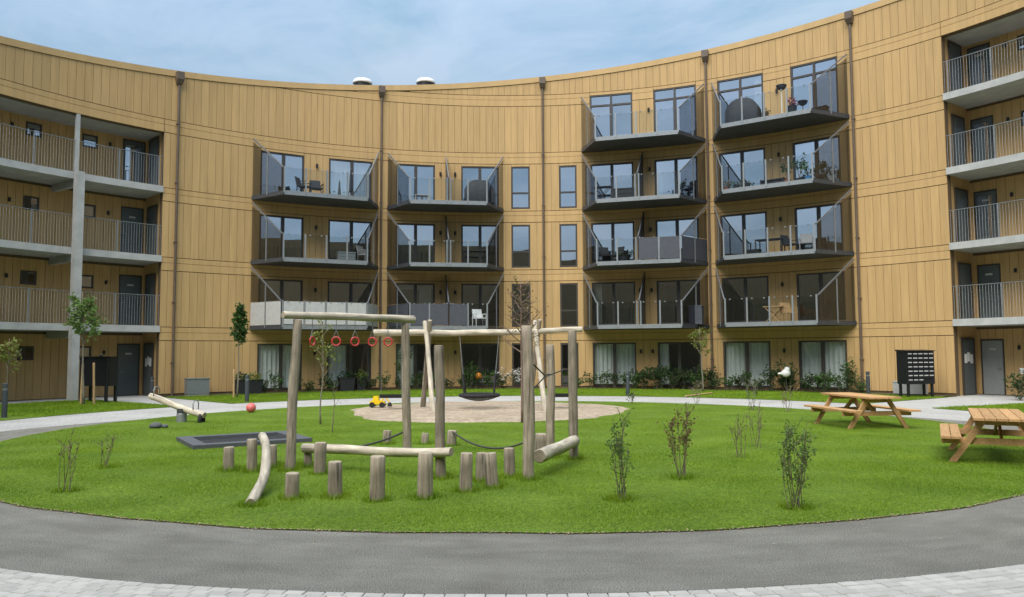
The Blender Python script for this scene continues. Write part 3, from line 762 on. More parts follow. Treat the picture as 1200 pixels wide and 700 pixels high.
# downpipes with hopper heads
for t in PIPES:
    zt = roof_z(t); mb = MB(); rp = R - .085
    mb.tube([P(t, rp, 0.0), P(t, rp, zt - .55)], .055, n=12)
    for i in range(5): mb.cbox(t - .2, t + .2, R - .15, R - .001, 1.4 + i * 2.6, 1.44 + i * 2.6, n=1)
    po = bpart(mb, 'downpipe', PIPE, smooth=False)
    mb = MB(); w_ = .42
    a0, b0 = t - w_, t + w_
    q = [P(a0 + .12, R - .16, zt - .62), P(b0 - .12, R - .16, zt - .62), P(b0 - .12, R - .006, zt - .62), P(a0 + .12, R - .006, zt - .62)]
    q2 = [P(a0, R - .27, zt - .42), P(b0, R - .27, zt - .42), P(b0, R - .006, zt - .42), P(a0, R - .006, zt - .42)]
    q3 = [(v[0], v[1], zt - .10) for v in q2]
    mb.hexa(q + q2); mb.hexa([(v[0], v[1], zt - .419) for v in q2] + q3)
    bpart(mb, 'hopper_head', PIPE, po)
# roof vents
for px in (-19.9, -11.55):
    zt = roof_z(px); th = px; mb = MB(); c = P(th, R + .95, zt - .34)
    mb.lathe(c, [(.42, 0), (.42, .70)], 20); v_ = bpart(mb, 'roof_vent', BLACKM)
    mb = MB(); mb.lathe(c, [(.46, .702), (.50, .73), (.50, .80), (.42, .91), (.22, .97), (.02, .98)], 20); bpart(mb, 'vent_cap', WHITE, v_, smooth=False)

# ---- balconies
BALC = {'A': (-34.2, -18.2, -31.8, -20.5, 4, False, 4), 'B': (-16.8, -1.25, -14.5, -3.6, 4, True, 4), 'C': (9.72, 26.0, 12.1, 23.7, 4, True, 5), 'D': (27.2, 43.7, 29.6, 41.3, 4, False, 5)}
RF = 19.28
def lerp(p, q, k): return tuple(p[i] + (q[i] - p[i]) * k for i in range(len(p)))
PANEL = {('A', 1): 'L', ('B', 1, 'l'): 'D', ('B', 1, 0): 'D', ('B', 1, 1): 'D', ('B', 1, 2): 'D', ('C', 2, 2): 'D', ('C', 2, 3): 'D', ('C', 2, 'r'): 'D'}
def balcony(bay, k):
    a, b, fa, fb, npan, div, _ = BALC[bay]
    if bay == 'C' and k == 4: div = False
    z = 3 * k
    # slab: wall arc and straight front
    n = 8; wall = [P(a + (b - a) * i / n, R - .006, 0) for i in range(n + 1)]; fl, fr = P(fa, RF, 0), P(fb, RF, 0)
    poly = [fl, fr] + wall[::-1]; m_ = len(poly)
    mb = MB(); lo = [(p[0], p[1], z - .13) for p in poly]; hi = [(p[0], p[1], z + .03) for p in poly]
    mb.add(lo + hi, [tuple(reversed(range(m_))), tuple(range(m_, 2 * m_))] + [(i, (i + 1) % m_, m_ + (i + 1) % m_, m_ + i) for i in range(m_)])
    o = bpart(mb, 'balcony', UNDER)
    # steel edge beams
    wl, wr = wall[0], wall[-1]
    ctr = Vector(P((a + b) / 2, R - .6, 0))
    def outw(p, q, d):
        p, q = Vector(p), Vector(q); nrm = (q - p).cross(Vector((0, 0, 1))).normalized()
        if nrm.dot((p + q) / 2 - ctr) < 0: nrm = -nrm
        return nrm * d
    for (p, q, nm) in ((fl, fr, 'front'), (wl, fl, 'side'), (fr, wr, 'side')):
        off = outw(p, q, .03); mb = MB()
        p2, q2 = Vector(p) + off, Vector(q) + off
        mb.bar((p2.x, p2.y, z - .03), (q2.x, q2.y, z - .03), .05, .19); bpart(mb, 'edge_beam', STEEL if nm == 'front' else DARKSTEEL, o)
    top = z + 1.13; rodz = z + 2.62
    def post(p, zt, w_=.068, m=STEEL, d=None):
        mb = MB(); mb.bar((p[0], p[1], z - .05), (p[0], p[1], zt), w_, .04, upv=d if d is not None else outw(fl, fr, 1)); bpart(mb, 'post', m, o)
    offF = outw(fl, fr, .05)
    def glasspanel(p, q, z0a, z1a, z1b, key, m):
        v = PANEL.get((bay, k)) or PANEL.get((bay, k, key))
        m = {'L': SCREEN_L, 'D': SCREEN_D, None: m}[v]
        mb = MB(); d = Vector(q) - Vector(p); nn = d.cross(Vector((0, 0, 1))).normalized() * .006
        P0, Q0 = Vector((p[0], p[1], 0)), Vector((q[0], q[1], 0)); Z = Vector((0, 0, 1))
        mb.hexa([P0 - nn + Z * z0a, Q0 - nn + Z * z0a, Q0 + nn + Z * z0a, P0 + nn + Z * z0a, P0 - nn + Z * z1a, Q0 - nn + Z * z1b, Q0 + nn + Z * z1b, P0 + nn + Z * z1a])
        bpart(mb, 'glass_panel', m, o)
    # front posts and panels
    sp = [i / npan for i in range(npan + 1)]
    for i, s_ in enumerate(sp):
        p = Vector(lerp(fl, fr, s_)) + offF
        if div and i == npan // 2:
            d = (Vector(fr) - Vector(fl)).normalized() * .085
            post(p - d, top + .02); post(p + d, top + .02)
        else: post(p, top + .02)
    for i in range(npan):
        e = .012
        p, q = Vector(lerp(fl, fr, sp[i] + e)) + offF * 1.4, Vector(lerp(fl, fr, sp[i + 1] - e)) + offF * 1.4
        glasspanel(p, q, z + .09, top - .03, top - .03, i, CLEAR)
        mb = MB()
        for s_ in (.2, .8):
            c = p.lerp(q, s_); mb.box(c.x - .03, c.x + .03, c.y - .03, c.y + .03, top - .06, top - .01)
        bpart(mb, 'clip', STEEL, o)
    # sides: tinted glass up to the sloping tie bar
    for (w0, f0, key) in ((wl, fl, 'l'), (wr, fr, 'r')):
        off = outw(w0, f0, .06)
        W, F_ = Vector(w0) + off, Vector(f0) + off
        Wm = W.lerp(F_, .03)
        mb = MB(); mb.bar((Wm.x, Wm.y, rodz + .1), (F_.x, F_.y, top - .02), .05, .05); bpart(mb, 'tie_bar', TIE, o)
        ks = (.0, .5, 1.0)
        mid = W.lerp(F_, .5); zm = rodz + (top - rodz) * .5
        post((mid.x, mid.y), zm, .05, STEEL, d=off)
        for s0, s1 in ((.03, .48), (.52, .98)):
            p, q = W.lerp(F_, s0), W.lerp(F_, s1)
            za, zb = rodz + (top - rodz) * s0, rodz + (top - rodz) * s1
            v = PANEL.get((bay, k)) or PANEL.get((bay, k, key))
            if v:
                glasspanel(p, q, z + .07, top - .02, top - .02, key, TINTED)
                mb = MB(); P0, Q0 = p, q; nn = off.normalized() * .006; Z = Vector((0, 0, 1)); P0 = Vector((p.x, p.y, 0)); Q0 = Vector((q.x, q.y, 0))
                mb.hexa([P0 - nn + Z * (top + .02), Q0 - nn + Z * (top + .02), Q0 + nn + Z * (top + .02), P0 + nn + Z * (top + .02), P0 - nn + Z * za, Q0 - nn + Z * (zb + .03), Q0 + nn + Z * (zb + .03), P0 + nn + Z * za])
                bpart(mb, 'glass_panel', TINTED, o)
            else: glasspanel(p, q, z + .07, za - .02, zb - .02, None, TINTED)
    if div:
        p = Vector(lerp(fl, fr, .5)); q = Vector(P((a + b) / 2, R - .03, 0))
        mb = MB(); d = (q - p).cross(Vector((0, 0, 1))).normalized() * .012; Z = Vector((0, 0, 1))
        mb.hexa([p - d + Z * (z + .04), q - d + Z * (z + .04), q + d + Z * (z + .04), p + d + Z * (z + .04), p - d + Z * (z + 1.2), q - d + Z * rodz, q + d + Z * rodz, p + d + Z * (z + 1.2)])
        bpart(mb, 'divider_screen', DARKSTEEL, o)
        mb = MB(); mb.bar((p.x, p.y, top + .03), (q.x, q.y, rodz + .06), .05, .05); bpart(mb, 'tie_bar', TIE, o)
    return o
for bay, v in BALC.items():
    for k in range(1, v[6]): balcony(bay, k)

# ------------------------------------------------------------------ things on the balconies
def bal_pos(t, dr, k, dz=.035): return P(t, R - dr, 3 * k + dz)
def face_rot(t): return -rad(t)
def local_thing(name, label, cat, t, dr, k, group=None, turn=0):
    o = thing(name, label, cat, bal_pos(t, dr, k), group); o.rotation_euler.z = face_rot(t) + turn; return o
def lpart(mb, name, m, parent, smooth=False): return mb.build(name, m, parent, smooth, rel=False)

def barbecue(label, t, dr, k, w_=1.25, h=1.2):
    o = local_thing('covered_barbecue', label, 'barbecue', t, dr, k)
    mb = MB(); n = 18
    for side in (0,):
        prof = []
        for i in range(n + 1):
            u = -1 + 2 * i / n; prof.append((u * w_ / 2, h * (.62 + .38 * (1 - abs(u) ** 3.0)) if abs(u) < .999 else h * .60))
        d = .30; vs = []; fs = []
        for x, z in prof:
            vs += [(x, -d, .03), (x, -d, z - .04), (x, -d + .06, z), (x, d - .06, z), (x, d, z - .04), (x, d, .03)]
        for i in range(n):
            for j in range(5): a = i * 6 + j; fs.append((a, a + 6, a + 7, a + 1))
        fs += [tuple(range(6))[::-1], tuple(n * 6 + j for j in range(6))]
        vs = [(x + .012 * mnoise.noise((x * 5, y * 5, z * 5)), y + .025 * mnoise.noise((x * 4, y * 4 + 9, z * 4)), z) for x, y, z in vs]
        mb.add(vs, fs)
    lpart(mb, 'cover', COVER, o, True)
    for sx in (-1, 1):
        for sy in (-1, 1):
            q = MB(); q.torus((sx * (w_ / 2 - .1), sy * .2, .035), .022, .013, 'y', 10, 6); lpart(q, 'wheel', RUBBER, o)
def chair(label, t, dr, k, m=BLACK, turn=0, group=None, back=.88):
    o = local_thing('balcony_chair', label, 'chair', t, dr, k, group, turn)
    q = MB(); q.box(-.25, .25, -.24, .24, .40, .45); lpart(q, 'seat', m, o)
    q = MB(); q.hexa([(-.25, .20, .452), (.25, .20, .452), (.25, .24, .452), (-.25, .24, .452), (-.25, .30, back), (.25, .30, back), (.25, .34, back), (-.25, .34, back)]); lpart(q, 'backrest', m, o)
    for sx in (-1, 1):
        q = MB(); q.box(sx * .25 - .02 + (.022 if sx > 0 else -.022), sx * .25 + .02 + (.022 if sx > 0 else -.022), -.24, .24, .62, .65); lpart(q, 'armrest', m, o)
        for sy in (-1, 1):
            q = MB(); q.bar((sx * .272, sy * .21, .0), (sx * .272, sy * .20, .62), .03); lpart(q, 'leg', m, o)
    return o
def table(label, t, dr, k, m=BLACK, w_=.8, d=.6, h=.72, turn=0, cross=False):
    o = local_thing('balcony_table', label, 'table', t, dr, k, None, turn)
    q = MB(); q.box(-w_ / 2, w_ / 2, -d / 2, d / 2, h - .03, h); lpart(q, 'tabletop', m, o)
    if cross:
        for sy in (-1, 1):
            for s_ in (-1, 1):
                q = MB(); q.bar((-s_ * w_ * .42, sy * d * .38 + s_ * .015, 0), (s_ * w_ * .42, sy * d * .38 + s_ * .015, h - .031), .035, .025); lpart(q, 'leg', m, o)
    else:
        for sx in (-1, 1):
            for sy in (-1, 1):
                q = MB(); q.box(sx * (w_ / 2 - .05) - .02, sx * (w_ / 2 - .05) + .02, sy * (d / 2 - .05) - .02, sy * (d / 2 - .05) + .02, 0, h - .031); lpart(q, 'leg', m, o)
    return o
def storage_box(label, t, dr, k, w_, d, h, m, slats=False):
    o = local_thing('storage_box', label, 'box', t, dr, k)
    q = MB(); q.box(-w_ / 2, w_ / 2, -d / 2, d / 2, .02, h - .06); lpart(q, 'body', m, o)
    q = MB(); q.box(-w_ / 2 - .02, w_ / 2 + .02, -d / 2 - .02, d / 2 + .02, h - .058, h); lpart(q, 'lid', m, o)
    for sx in (-1, 1):
        q = MB(); q.box(sx * (w_ / 2 - .08) - .03, sx * (w_ / 2 - .08) + .03, -d / 2 + .02, d / 2 - .02, 0, .019); lpart(q, 'foot', m, o)
    for j in (1, 2):
        q = MB(); z = (h - .06) * j / 3; q.box(-w_ / 2 + .01, w_ / 2 - .01, -d / 2 - .012, -d / 2 - .001, z - .015, z + .015); lpart(q, 'ridge', m, o)
    return o
def shelf_bench(label, t, dr, k, w_=.9, h=.45):
    o = local_thing('slatted_bench', label, 'bench', t, dr, k)
    for z in (.16, .30, .43):
        q = MB(); q.box(-w_ / 2, w_ / 2, -.18, .18, z - .05, z); lpart(q, 'slat', BLACK, o)
    for sx in (-1, 1):
        q = MB(); q.box(sx * w_ / 2 - .025 + .026 * sx, sx * w_ / 2 + .025 + .026 * sx, -.18, .18, 0, h); lpart(q, 'leg', BLACK, o)
def plant_pot(label, t, dr, k, h=.9, potm=None, leafmm=None, n=60, w_=.3, group=None, name='potted_plant', loc=None, potr=.15, poth=.28, lsize=.13):
    if loc is None: o = local_thing(name, label, 'plant', t, dr, k, group)
    else: o = thing(name, label, 'plant', loc, group)
    q = MB(); q.lathe((0, 0, 0), [(potr * .75, 0), (potr, poth * .95), (potr * 1.06, poth * .96), (potr * 1.06, poth), (potr * .9, poth), (potr * .88, poth - .03)], 14); lpart(q, 'pot', potm or TERRA, o)
    q = MB(); st = []
    for i in range(6):
        a = rnd.uniform(0, 2 * pi); tip = (rnd.uniform(.4, 1) * w_ * cos(a), rnd.uniform(.4, 1) * w_ * sin(a), h * rnd.uniform(.7, 1))
        mid = (tip[0] * .3, tip[1] * .3, h * .5); pts = [(0, 0, poth - .05), mid, tip]; q.tube(pts, [.012, .009, .004], 5); st.append(pts)
    lpart(q, 'stem', BARK, o)
    q = MB()
    for i in range(n):
        pts = rnd.choice(st); s_ = rnd.random(); c = lerp(pts[1], pts[2], s_)
        c = (c[0] + rnd.gauss(0, .05), c[1] + rnd.gauss(0, .05), c[2] + rnd.gauss(0, .05)); q.leaf(c, lsize * rnd.uniform(.7, 1.3))
    lpart(q, 'foliage', leafmm or LEAFD, o); return o
barbecue('black fabric covered barbecue on a balcony below the blank upper wall', -4.6, 1.35, 3, 1.45, 1.18)
barbecue('black fabric covered barbecue on the top balcony beside a standing lamp', 31.9, 1.25, 4, 1.5, 1.25)
chair('dark chair facing out on the top balcony beside the blank timber wall', -26.9, 1.1, 3, BLACK, 0, 'chairs on the top balcony beside the blank timber wall')
chair('dark chair facing out on the top balcony beside the blank timber wall', -28.7, 1.3, 3, BLACK, .9, 'chairs on the top balcony beside the blank timber wall')
def parasol(label, t, dr, k):
    o = local_thing('folded_parasol', label, 'parasol', t, dr, k)
    q = MB(); q.lathe((0, 0, 0), [(.2, 0), (.2, .05), (.05, .07), (.03, .25)], 14); lpart(q, 'base', DARKSTEEL, o)
    q = MB(); q.tube([(0, 0, .2), (0, 0, 1.5)], .018, 8); lpart(q, 'pole', STEEL, o)
    q = MB(); q.lathe((0, 0, .35), [(.07, 0), (.085, .1), (.07, .6), (.035, 1.05), (.015, 1.12)], 12); lpart(q, 'canopy', COVER, o)
parasol('narrow folded dark parasol on balcony in front of a white curtain', -22.4, 1.3, 3)
storage_box('light grey low box on balcony below the folded parasol', -22.9, 1.2, 2, .8, .4, .5, GREYBOX)
chair('pale cushioned chair at the balcony corner beside a downpipe', -20.3, 1.05, 2, FABRIC, .8)
table('small pale table on balcony next to the covered barbecue', -12.6, 1.0, 3, SCREEN_L, .7, .5, .45)
table('dark table behind the balcony railing under the covered barbecue', -5.0, 1.2, 2, BLACK, 1.3, .6, .72)
chair('white shell chair on balcony behind the swing beam', -4.6, 1.2, 1, WHITE, .4)
table('dark high table on balcony with a triangular black frame below', 12.6, 1.0, 3, BLACK, .9, .5, .82, cross=True)
storage_box('black storage box on balcony beside a divider screen', 15.7, 1.2, 3, 1.05, .5, .62, BLACK)
chair('black lounge chair among plants at balcony corner by the downpipe', 24.4, .9, 3, BLACK, -.6)
plant_pot('dark leafy plant in black pot beside a black lounge chair', 23.2, .8, 3, 1.0, BLACK, LEAFD, 70, .3)
plant_pot('bushy green plant in a black pot on balcony under the storage box', 15.6, 1.2, 2, .6, BLACK, LEAFD, 90, .45, potr=.3, poth=.4)
chair('black reclining chair on balcony with sky reflected behind it', 13.0, 1.0, 2, BLACK, .5)
chair('dark chair on balcony beside dark opaque railing panels', 14.4, .9, 2, BLACK, -.7)
storage_box('dark storage box behind clear glass on a low corner balcony', 25.0, .9, 1, .6, .5, .9, SCREEN_D)
def stand_lamp(label, t, dr, k):
    o = local_thing('patio_lamp', label, 'lamp', t, dr, k)
    q = MB(); q.lathe((0, 0, 0), [(.16, 0), (.16, .03), (.03, .05)], 14); lpart(q, 'base', DARKSTEEL, o)
    q = MB(); q.tube([(0, 0, .04), (0, 0, 1.32)], .02, 8); lpart(q, 'pole', WHITE, o)
    q = MB(); q.lathe((0, 0, 1.3), [(.04, 0), (.18, .08), (.24, .22), (.22, .24), (.03, .26)], 14); lpart(q, 'head', DARKSTEEL, o)
stand_lamp('slim white standing lamp with dark bowl head on the top balcony', 37.0, 1.35, 4)
plant_pot('pink flowering plant in black pot on the top balcony', 38.3, 1.35, 4, .95, BLACK, mat('pink_leaf', (.25, .06, .08), .6, var=.3, translucent=.2), 70, .25, potr=.2, poth=.5)
plant_pot('small red potted plant beside the barbecue on the top balcony', 35.2, 1.6, 4, .5, TERRA, LEAFR, 40, .15, potr=.12, poth=.2)
storage_box('low dark planter box on top balcony corner by the long downpipe', 41.0, 1.0, 4, .9, .35, .3, BLACK)
shelf_bench('black slatted bench against timber wall on planted balcony', 35.3, 1.0, 3, .95)
for (t, dr, h, m, lm, n, lab) in ((29.4, 1.2, .7, TERRA, LEAFR, 40, 'small plant in red pot at the end of the planted balcony'), (31.0, 1.5, .45, BLACK, LEAF, 30, 'low green seedling in black pot on the planted balcony'),
        (32.4, 1.5, .4, BLACK, LEAFD, 26, 'tiny dark seedling in black pot on the planted balcony'), (37.4, 1.3, 1.25, TERRA, LEAFD, 80, 'tall leafy plant beside the slatted bench on the planted balcony'),
        (38.8, 1.2, 1.4, BLACK, LEAF, 120, 'bushiest tall green plant in the middle of the planted balcony'), (40.1, 1.4, .8, BLUE, LEAF, 50, 'green plant in blue pot on the planted balcony'),
        (41.3, 1.1, 1.1, BLACK, LEAFD, 80, 'spiky dark plant near the corner of the planted balcony'), (42.3, .8, .8, WHITE, LEAFD, 60, 'dark plant in white pot in the corner of the planted balcony')):
    plant_pot(lab, t, dr, 3, h, m, lm, n, .32)
table('dark garden table on balcony under the planted one', 34.9, 1.2, 2, BLACK, 1.2, .7, .72)
chair('black folding chair pulled up to the dark garden table', 37.3, 1.1, 2, BLACK, 1.2)
chair('grey chair at balcony corner under the planted balcony', 39.3, 1.1, 2, FABRIC, .3)
storage_box('black low crate beside garden table under the planted balcony', 32.9, 1.3, 2, .55, .35, .3, BLACK)
table('small wooden folding table with crossed legs on a first floor balcony', 35.2, 1.3, 1, STAKE, .8, .5, .72, cross=True)
chair('brown wooden chair beside the folding table with crossed legs', 37.0, 1.2, 1, STAKE, .9)

# ------------------------------------------------------------------ playground timber
def log_mesh(name, L, r0, r1, m, bend=0., wob_=.06, n=14, seg=None, parent=None, loc=(0, 0, 0), d=(0, 0, 1), seed=0, chamfer=True):
    seg = seg or max(4, int(L / .18)); mb = MB(); mb.tint = rnd.random(); vs = []; fs = []
    zs = [0] + [L * i / seg for i in range(seg + 1)] + [L]
    for j, z in enumerate(zs):
        s_ = z / L; r = r0 + (r1 - r0) * s_
        if j == 0 or j == len(zs) - 1: r *= .90
        zz_ = z + (.012 if j == 1 else (-.012 if j == len(zs) - 2 else 0))
        ox = bend * sin(pi * s_) + wob_ * r0 * 2.2 * mnoise.noise((seed * 7.1, z * 1.1, 0)); oy = bend * .4 * sin(2 * pi * s_) + wob_ * r0 * 2.2 * mnoise.noise((seed * 3.3, z * 1.1, 5))
        for k in range(n):
            a = 2 * pi * k / n; rr = r * (1 + wob_ * 1.3 * mnoise.noise((cos(a) * 1.5 + seed, sin(a) * 1.5, z * 1.6)) + .02 * mnoise.noise((cos(a) * 6, sin(a) * 6, z * 2 + seed)))
            vs.append((ox + rr * cos(a), oy + rr * sin(a), zz_))
    for i in range(len(zs) - 1):
        for k in range(n): a = i * n + k; b = i * n + (k + 1) % n; fs.append((a, b, b + n, a + n))
    mb.add(vs, fs, 0)
    mb.f.append(tuple(reversed(range(n)))); mb.m.append(1)
    mb.f.append(tuple((len(zs) - 1) * n + k for k in range(n))); mb.m.append(1)
    me = mb.mesh(name, [m, LOGEND]); sm = [len(p.vertices) == 4 for p in me.polygons]; me.polygons.foreach_set('use_smooth', sm)
    o = bpy.data.objects.new(name, me); COL.objects.link(o)
    rot = Vector((0, 0, 1)).rotation_difference(Vector(d).normalized())
    o.rotation_mode = 'XYZ'; o.rotation_euler = rot.to_euler()
    base = wloc(parent) if parent is not None else Vector((0, 0, 0))
    o.location = Vector(loc) - base
    if parent is not None: o.parent = parent
    return o
sd_ = [0]
def log(name, p, q, r0, r1=None, m=LOGW, parent=None, bend=0., wob_=.11):
    sd_[0] += 1; p, q = Vector(p), Vector(q)
    return log_mesh(name, (q - p).length, r0, r1 or r0, m, bend, wob_, parent=parent, loc=p, d=q - p, seed=sd_[0])
# ring frame
rf = thing('hanging_ring_frame', 'timber frame of two posts and a top log with red hand rings', 'play frame', (-3.41, 12.23, 0))
log('post', (-3.43, 12.23, -.1), (-3.33, 12.25, 2.32), .080, .066, LOGW, rf)
log('post', (-1.86, 14.0, -.1), (-1.89, 13.98, 2.32), .077, .071, LOGW, rf)
d_ = Vector((1.50, 1.74, 0)); b0 = Vector((-3.36, 12.24, 2.39)); 
log('top_log', b0 - d_ * .10, b0 + d_ * 1.07 + Vector((0, 0, -.0)), .058, .066, LOGP, rf)
for i, s_ in enumerate((.135, .335, .50, .66, .81)):
    c = b0 + d_ * s_
    q = MB(); ang = (1.25, .15, .5, -.1, .1)[i]
    q.torus((c.x, c.y, 1.985),   .068, .0135, 'y', 22, 8, rot=ang); ro = q.build('hand_ring', RED, rf, True)
    q = MB(); top = (c.x, c.y, 2.345); nx, ny = cos(ang), sin(ang)
    q.tube([top, (c.x, c.y, 2.17)], .006, 6); q.tube([(c.x, c.y, 2.17), (c.x + .05 * nx, c.y + .05 * ny, 2.045)], .006, 6); q.tube([(c.x, c.y, 2.17), (c.x - .05 * nx, c.y - .05 * ny, 2.045)], .006, 6)
    q.build('hanger', STEEL, ro)
# balance log with its post
bl = thing('balance_log', 'long low horizontal log fixed to a free-standing post', 'play log', (-1.02, 11.34, 0))
log('post', (-1.02, 11.36, -.1), (-1.05, 11.34, 1.90), .072, .066, LOGW, bl)
log('log', (-3.30, 12.60, .305), (-.86, 11.17, .40), .075, .062, LOGP, bl, bend=.03)
# two posts with the low round log between
tp = thing('climbing_posts', 'two tall posts joined by a thick low round log', 'play posts', (.23, 11.2, 0))
log('post', (.23, 11.22, -.1), (.215, 11.2, 2.17), .083, .078, LOGW, tp)
log('post', (1.03, 13.31, -.1), (1.0, 13.3, 2.16), .077, .07, LOGW, tp)
log('log', (.37, 11.40, .31), (1.02, 13.18, .33), .10, .092, LOGP, tp)
q = MB(); q.tube([(.30, 11.2, 1.62), (.48, 11.9, 1.45), (.62, 13.2, 1.43)], .011, 6); q.tube([(.30, 11.2, 1.28), (.48, 11.9, 1.42), (.86, 13.2, 1.5)], .011, 6); q.build('rope', ROPE, tp)
so = thing('timber_post', 'lone upright post behind the thick low round log', 'post', (.64, 13.5, 0))
log('post', (.64, 13.5, -.1), (.65, 13.48, 1.92), .074, .07, LOGW, so)
# stumps: x, y, diameter, height, label
for x, y, dia, h, lab in ((-1.65, 9.69, .175, .55, 'tallest of the row of upright stumps under the long low log'), (-1.08, 9.84, .185, .57, 'stump standing in front of the right end of the long low log'.replace('right ', '')),
        (-.61, 10.30, .165, .50, 'first stump of the tight cluster beyond the post of the low log'), (-.44, 11.1, .15, .40, 'stump wedged behind the others in the tight cluster of four'),
        (-.26, 10.61, .16, .46, 'stump overlapping its neighbour in the tight cluster of four'), (-.04, 11.46, .155, .42, 'stump of the cluster closest to the thick tall post'),
        (-4.34, 12.22, .16, .37, 'short stump beside the trampoline, farthest from the ring frame'), (-3.95, 12.10, .15, .50, 'stump that the pale crooked log leans on'),
        (-3.78, 12.51, .16, .36, 'short stump between the pale crooked log and the ring frame post'), (-2.74, 9.89, .165, .32, 'shortest front stump, next to the pale crooked log'),
        (-2.21, 9.93, .18, .45, 'stump between the shortest and the tallest of the front row'), (-3.24, 12.62, .13, .225, 'small stump under the free end of the long low log'),
        (-2.87, 11.87, .175, .47, 'stump standing against the free end of the long low log'), (-2.48, 15.67, .16, .27, 'low stump on the rope line behind the long low log'),
        (-1.74, 15.63, .14, .22, 'smallest stump on the grass behind the long low log'), (-1.2, 15.33, .18, .30, 'low stump that the sagging rope is tied to'), (.50, 13.62, .27, .40, 'broad stump at the foot of the lone upright post')):
    o = thing('timber_stump', lab, 'stump', (x, y, 0), 'upright stumps set in the playground lawn')
    log('stump', (x, y, -.1), (x + rnd.gauss(0, .012), y + rnd.gauss(0, .012), h), dia / 2 * 1.04, dia / 2, LOGW, o, wob_=.08)
cl = thing('leaning_log', 'pale crooked debarked log leaning from the grass onto a stump', 'log', (-3.1, 9.46, 0))
log('log', (-3.08, 9.42, .03), (-3.80, 12.12, .555), .068, .058, LOGP, cl, bend=.11, wob_=.14)
def rope(label, p, q, sag):
    p, q = Vector(p), Vector(q); mb = MB(); pts = []
    for i in range(17): s_ = i / 16; c = p.lerp(q, s_); c.z -= sag * 4 * s_ * (1 - s_); pts.append(c)
    mb.tube(pts, .018, 8); o = mb.build('balance_rope', ROPE, origin=p); tag(o, label, 'rope', 'ropes slung between the stumps'); return o
rope('dark rope sagging from a low stump to the broad stump', (-1.16, 15.25, .285), (.44, 13.7, .37), .27)
rope('dark rope slung from the ring frame post to the low log', (-1.93, 14.05, .40), (-3.12, 12.7, .28), .10)

# swing
sw = thing('timber_swing', 'log swing frame on the sand with a nest seat between two flat seats', 'swing', (-1.0, 24.7, 0))
log('top_log', (-4.33, 24.7, 2.44), (2.2, 24.7, 2.50), .10, .088, LOGP, sw, bend=.06)
log('leg', (-2.36, 23.75, -.05), (-2.74, 24.82, 2.78), .085, .07, LOGP, sw)
log('leg', (-2.90, 25.62, -.05), (-2.55, 24.55, 2.80), .085, .07, LOGW, sw)
log('leg', (.98, 23.55, -.05), (.70, 24.82, 2.78), .085, .07, LOGP, sw)
log('leg', (.52, 25.6, -.05), (.86, 24.55, 2.80), .085, .07, LOGW, sw)
nest = MB(); nest.torus((-1.03, 24.7, .47), .60, .055, 'z', 28, 8); no_ = nest.build('nest_seat', RUBBER, sw, True)
q = MB()
for i in range(-5, 6):
    a = i * .1; h = math.sqrt(max(.01, .58 ** 2 - a * a))
    for s_ in (0, 1):
        pts = []
        for j in range(9):
            b = -h + 2 * h * j / 8; zz_ = .43 - .13 * (1 - (a * a + b * b) / .34)
            pts.append((-1.03 + (a if s_ else b), 24.7 + (b if s_ else a), zz_))
        q.tube(pts, .012, 4, cap=False)
q.build('net', ROPE, no_)
q = MB()
for sx in (-1, 1):
    for sy in (-1, 1): q.tube([(-1.03 + sx * .45, 24.7 + sy * .40, .50), (-1.03 + sx * .62, 24.7, 2.40)], .006, 6)
q.build('chain', STEEL, no_)
for sx in (-1, 1):
    for sy in (-1, 1):
        q = MB(); c0, c1 = Vector((-1.03 + sx * .45, 24.7 + sy * .40, .50)), Vector((-1.03 + sx * .62, 24.7, 2.40))
        q.tube([c0, c0.lerp(c1, .33)], .026, 8); q.build('chain_sleeve', RUBBER, no_)
for cx_ in (-3.78, 1.52):
    q = MB(); q.box(cx_ - .33, cx_ + .33, 24.55, 24.85, .40, .50); se = q.build('swing_seat', RUBBER, sw)
    if cx_ < 0: pass
    q = MB()
    for sx in (-1, 1): q.tube([(cx_ + sx * .31, 24.7, .50), (cx_ + sx * .31, 24.7, 2.38)], .006, 6)
    q.build('chain', STEEL, se)
    mb = MB(); mb.box(cx_ - .335, cx_ + .335, 24.54, 24.56 - .012, .47, .52); mb.build('seat_edge', RUBBER, se)

# sunken trampoline
tm = thing('ground_trampoline', 'sunken trampoline with grey rubber border and black jumping mat', 'trampoline', (-5.49, 16.25, 0)); tm.rotation_euler.z = rad(32)
q = MB(); w_, d_, bw = 1.13, .93, .26
for (x0, x1, y0, y1) in ((-w_, w_, -d_, -d_ + bw), (-w_, w_, d_ - bw, d_), (-w_, -w_ + bw, -d_ + bw, d_ - bw), (w_ - bw, w_, -d_ + bw, d_ - bw)):
    q = MB(); q.hexa([(x0, y0, 0), (x1, y0, 0), (x1, y1, 0), (x0, y1, 0), (x0, y0, .09), (x1, y0, .09), (x1, y1, .09), (x0, y1, .09)]); lpart(q, 'border', RUBBERG, tm)
q = MB(); q.add([(-w_ + bw, -d_ + bw, .02), (w_ - bw, -d_ + bw, .02), (w_ - bw, d_ - bw, .02), (-w_ + bw, d_ - bw, .02)], [(0, 1, 2, 3)]); lpart(q, 'mat', RUBBER, tm)

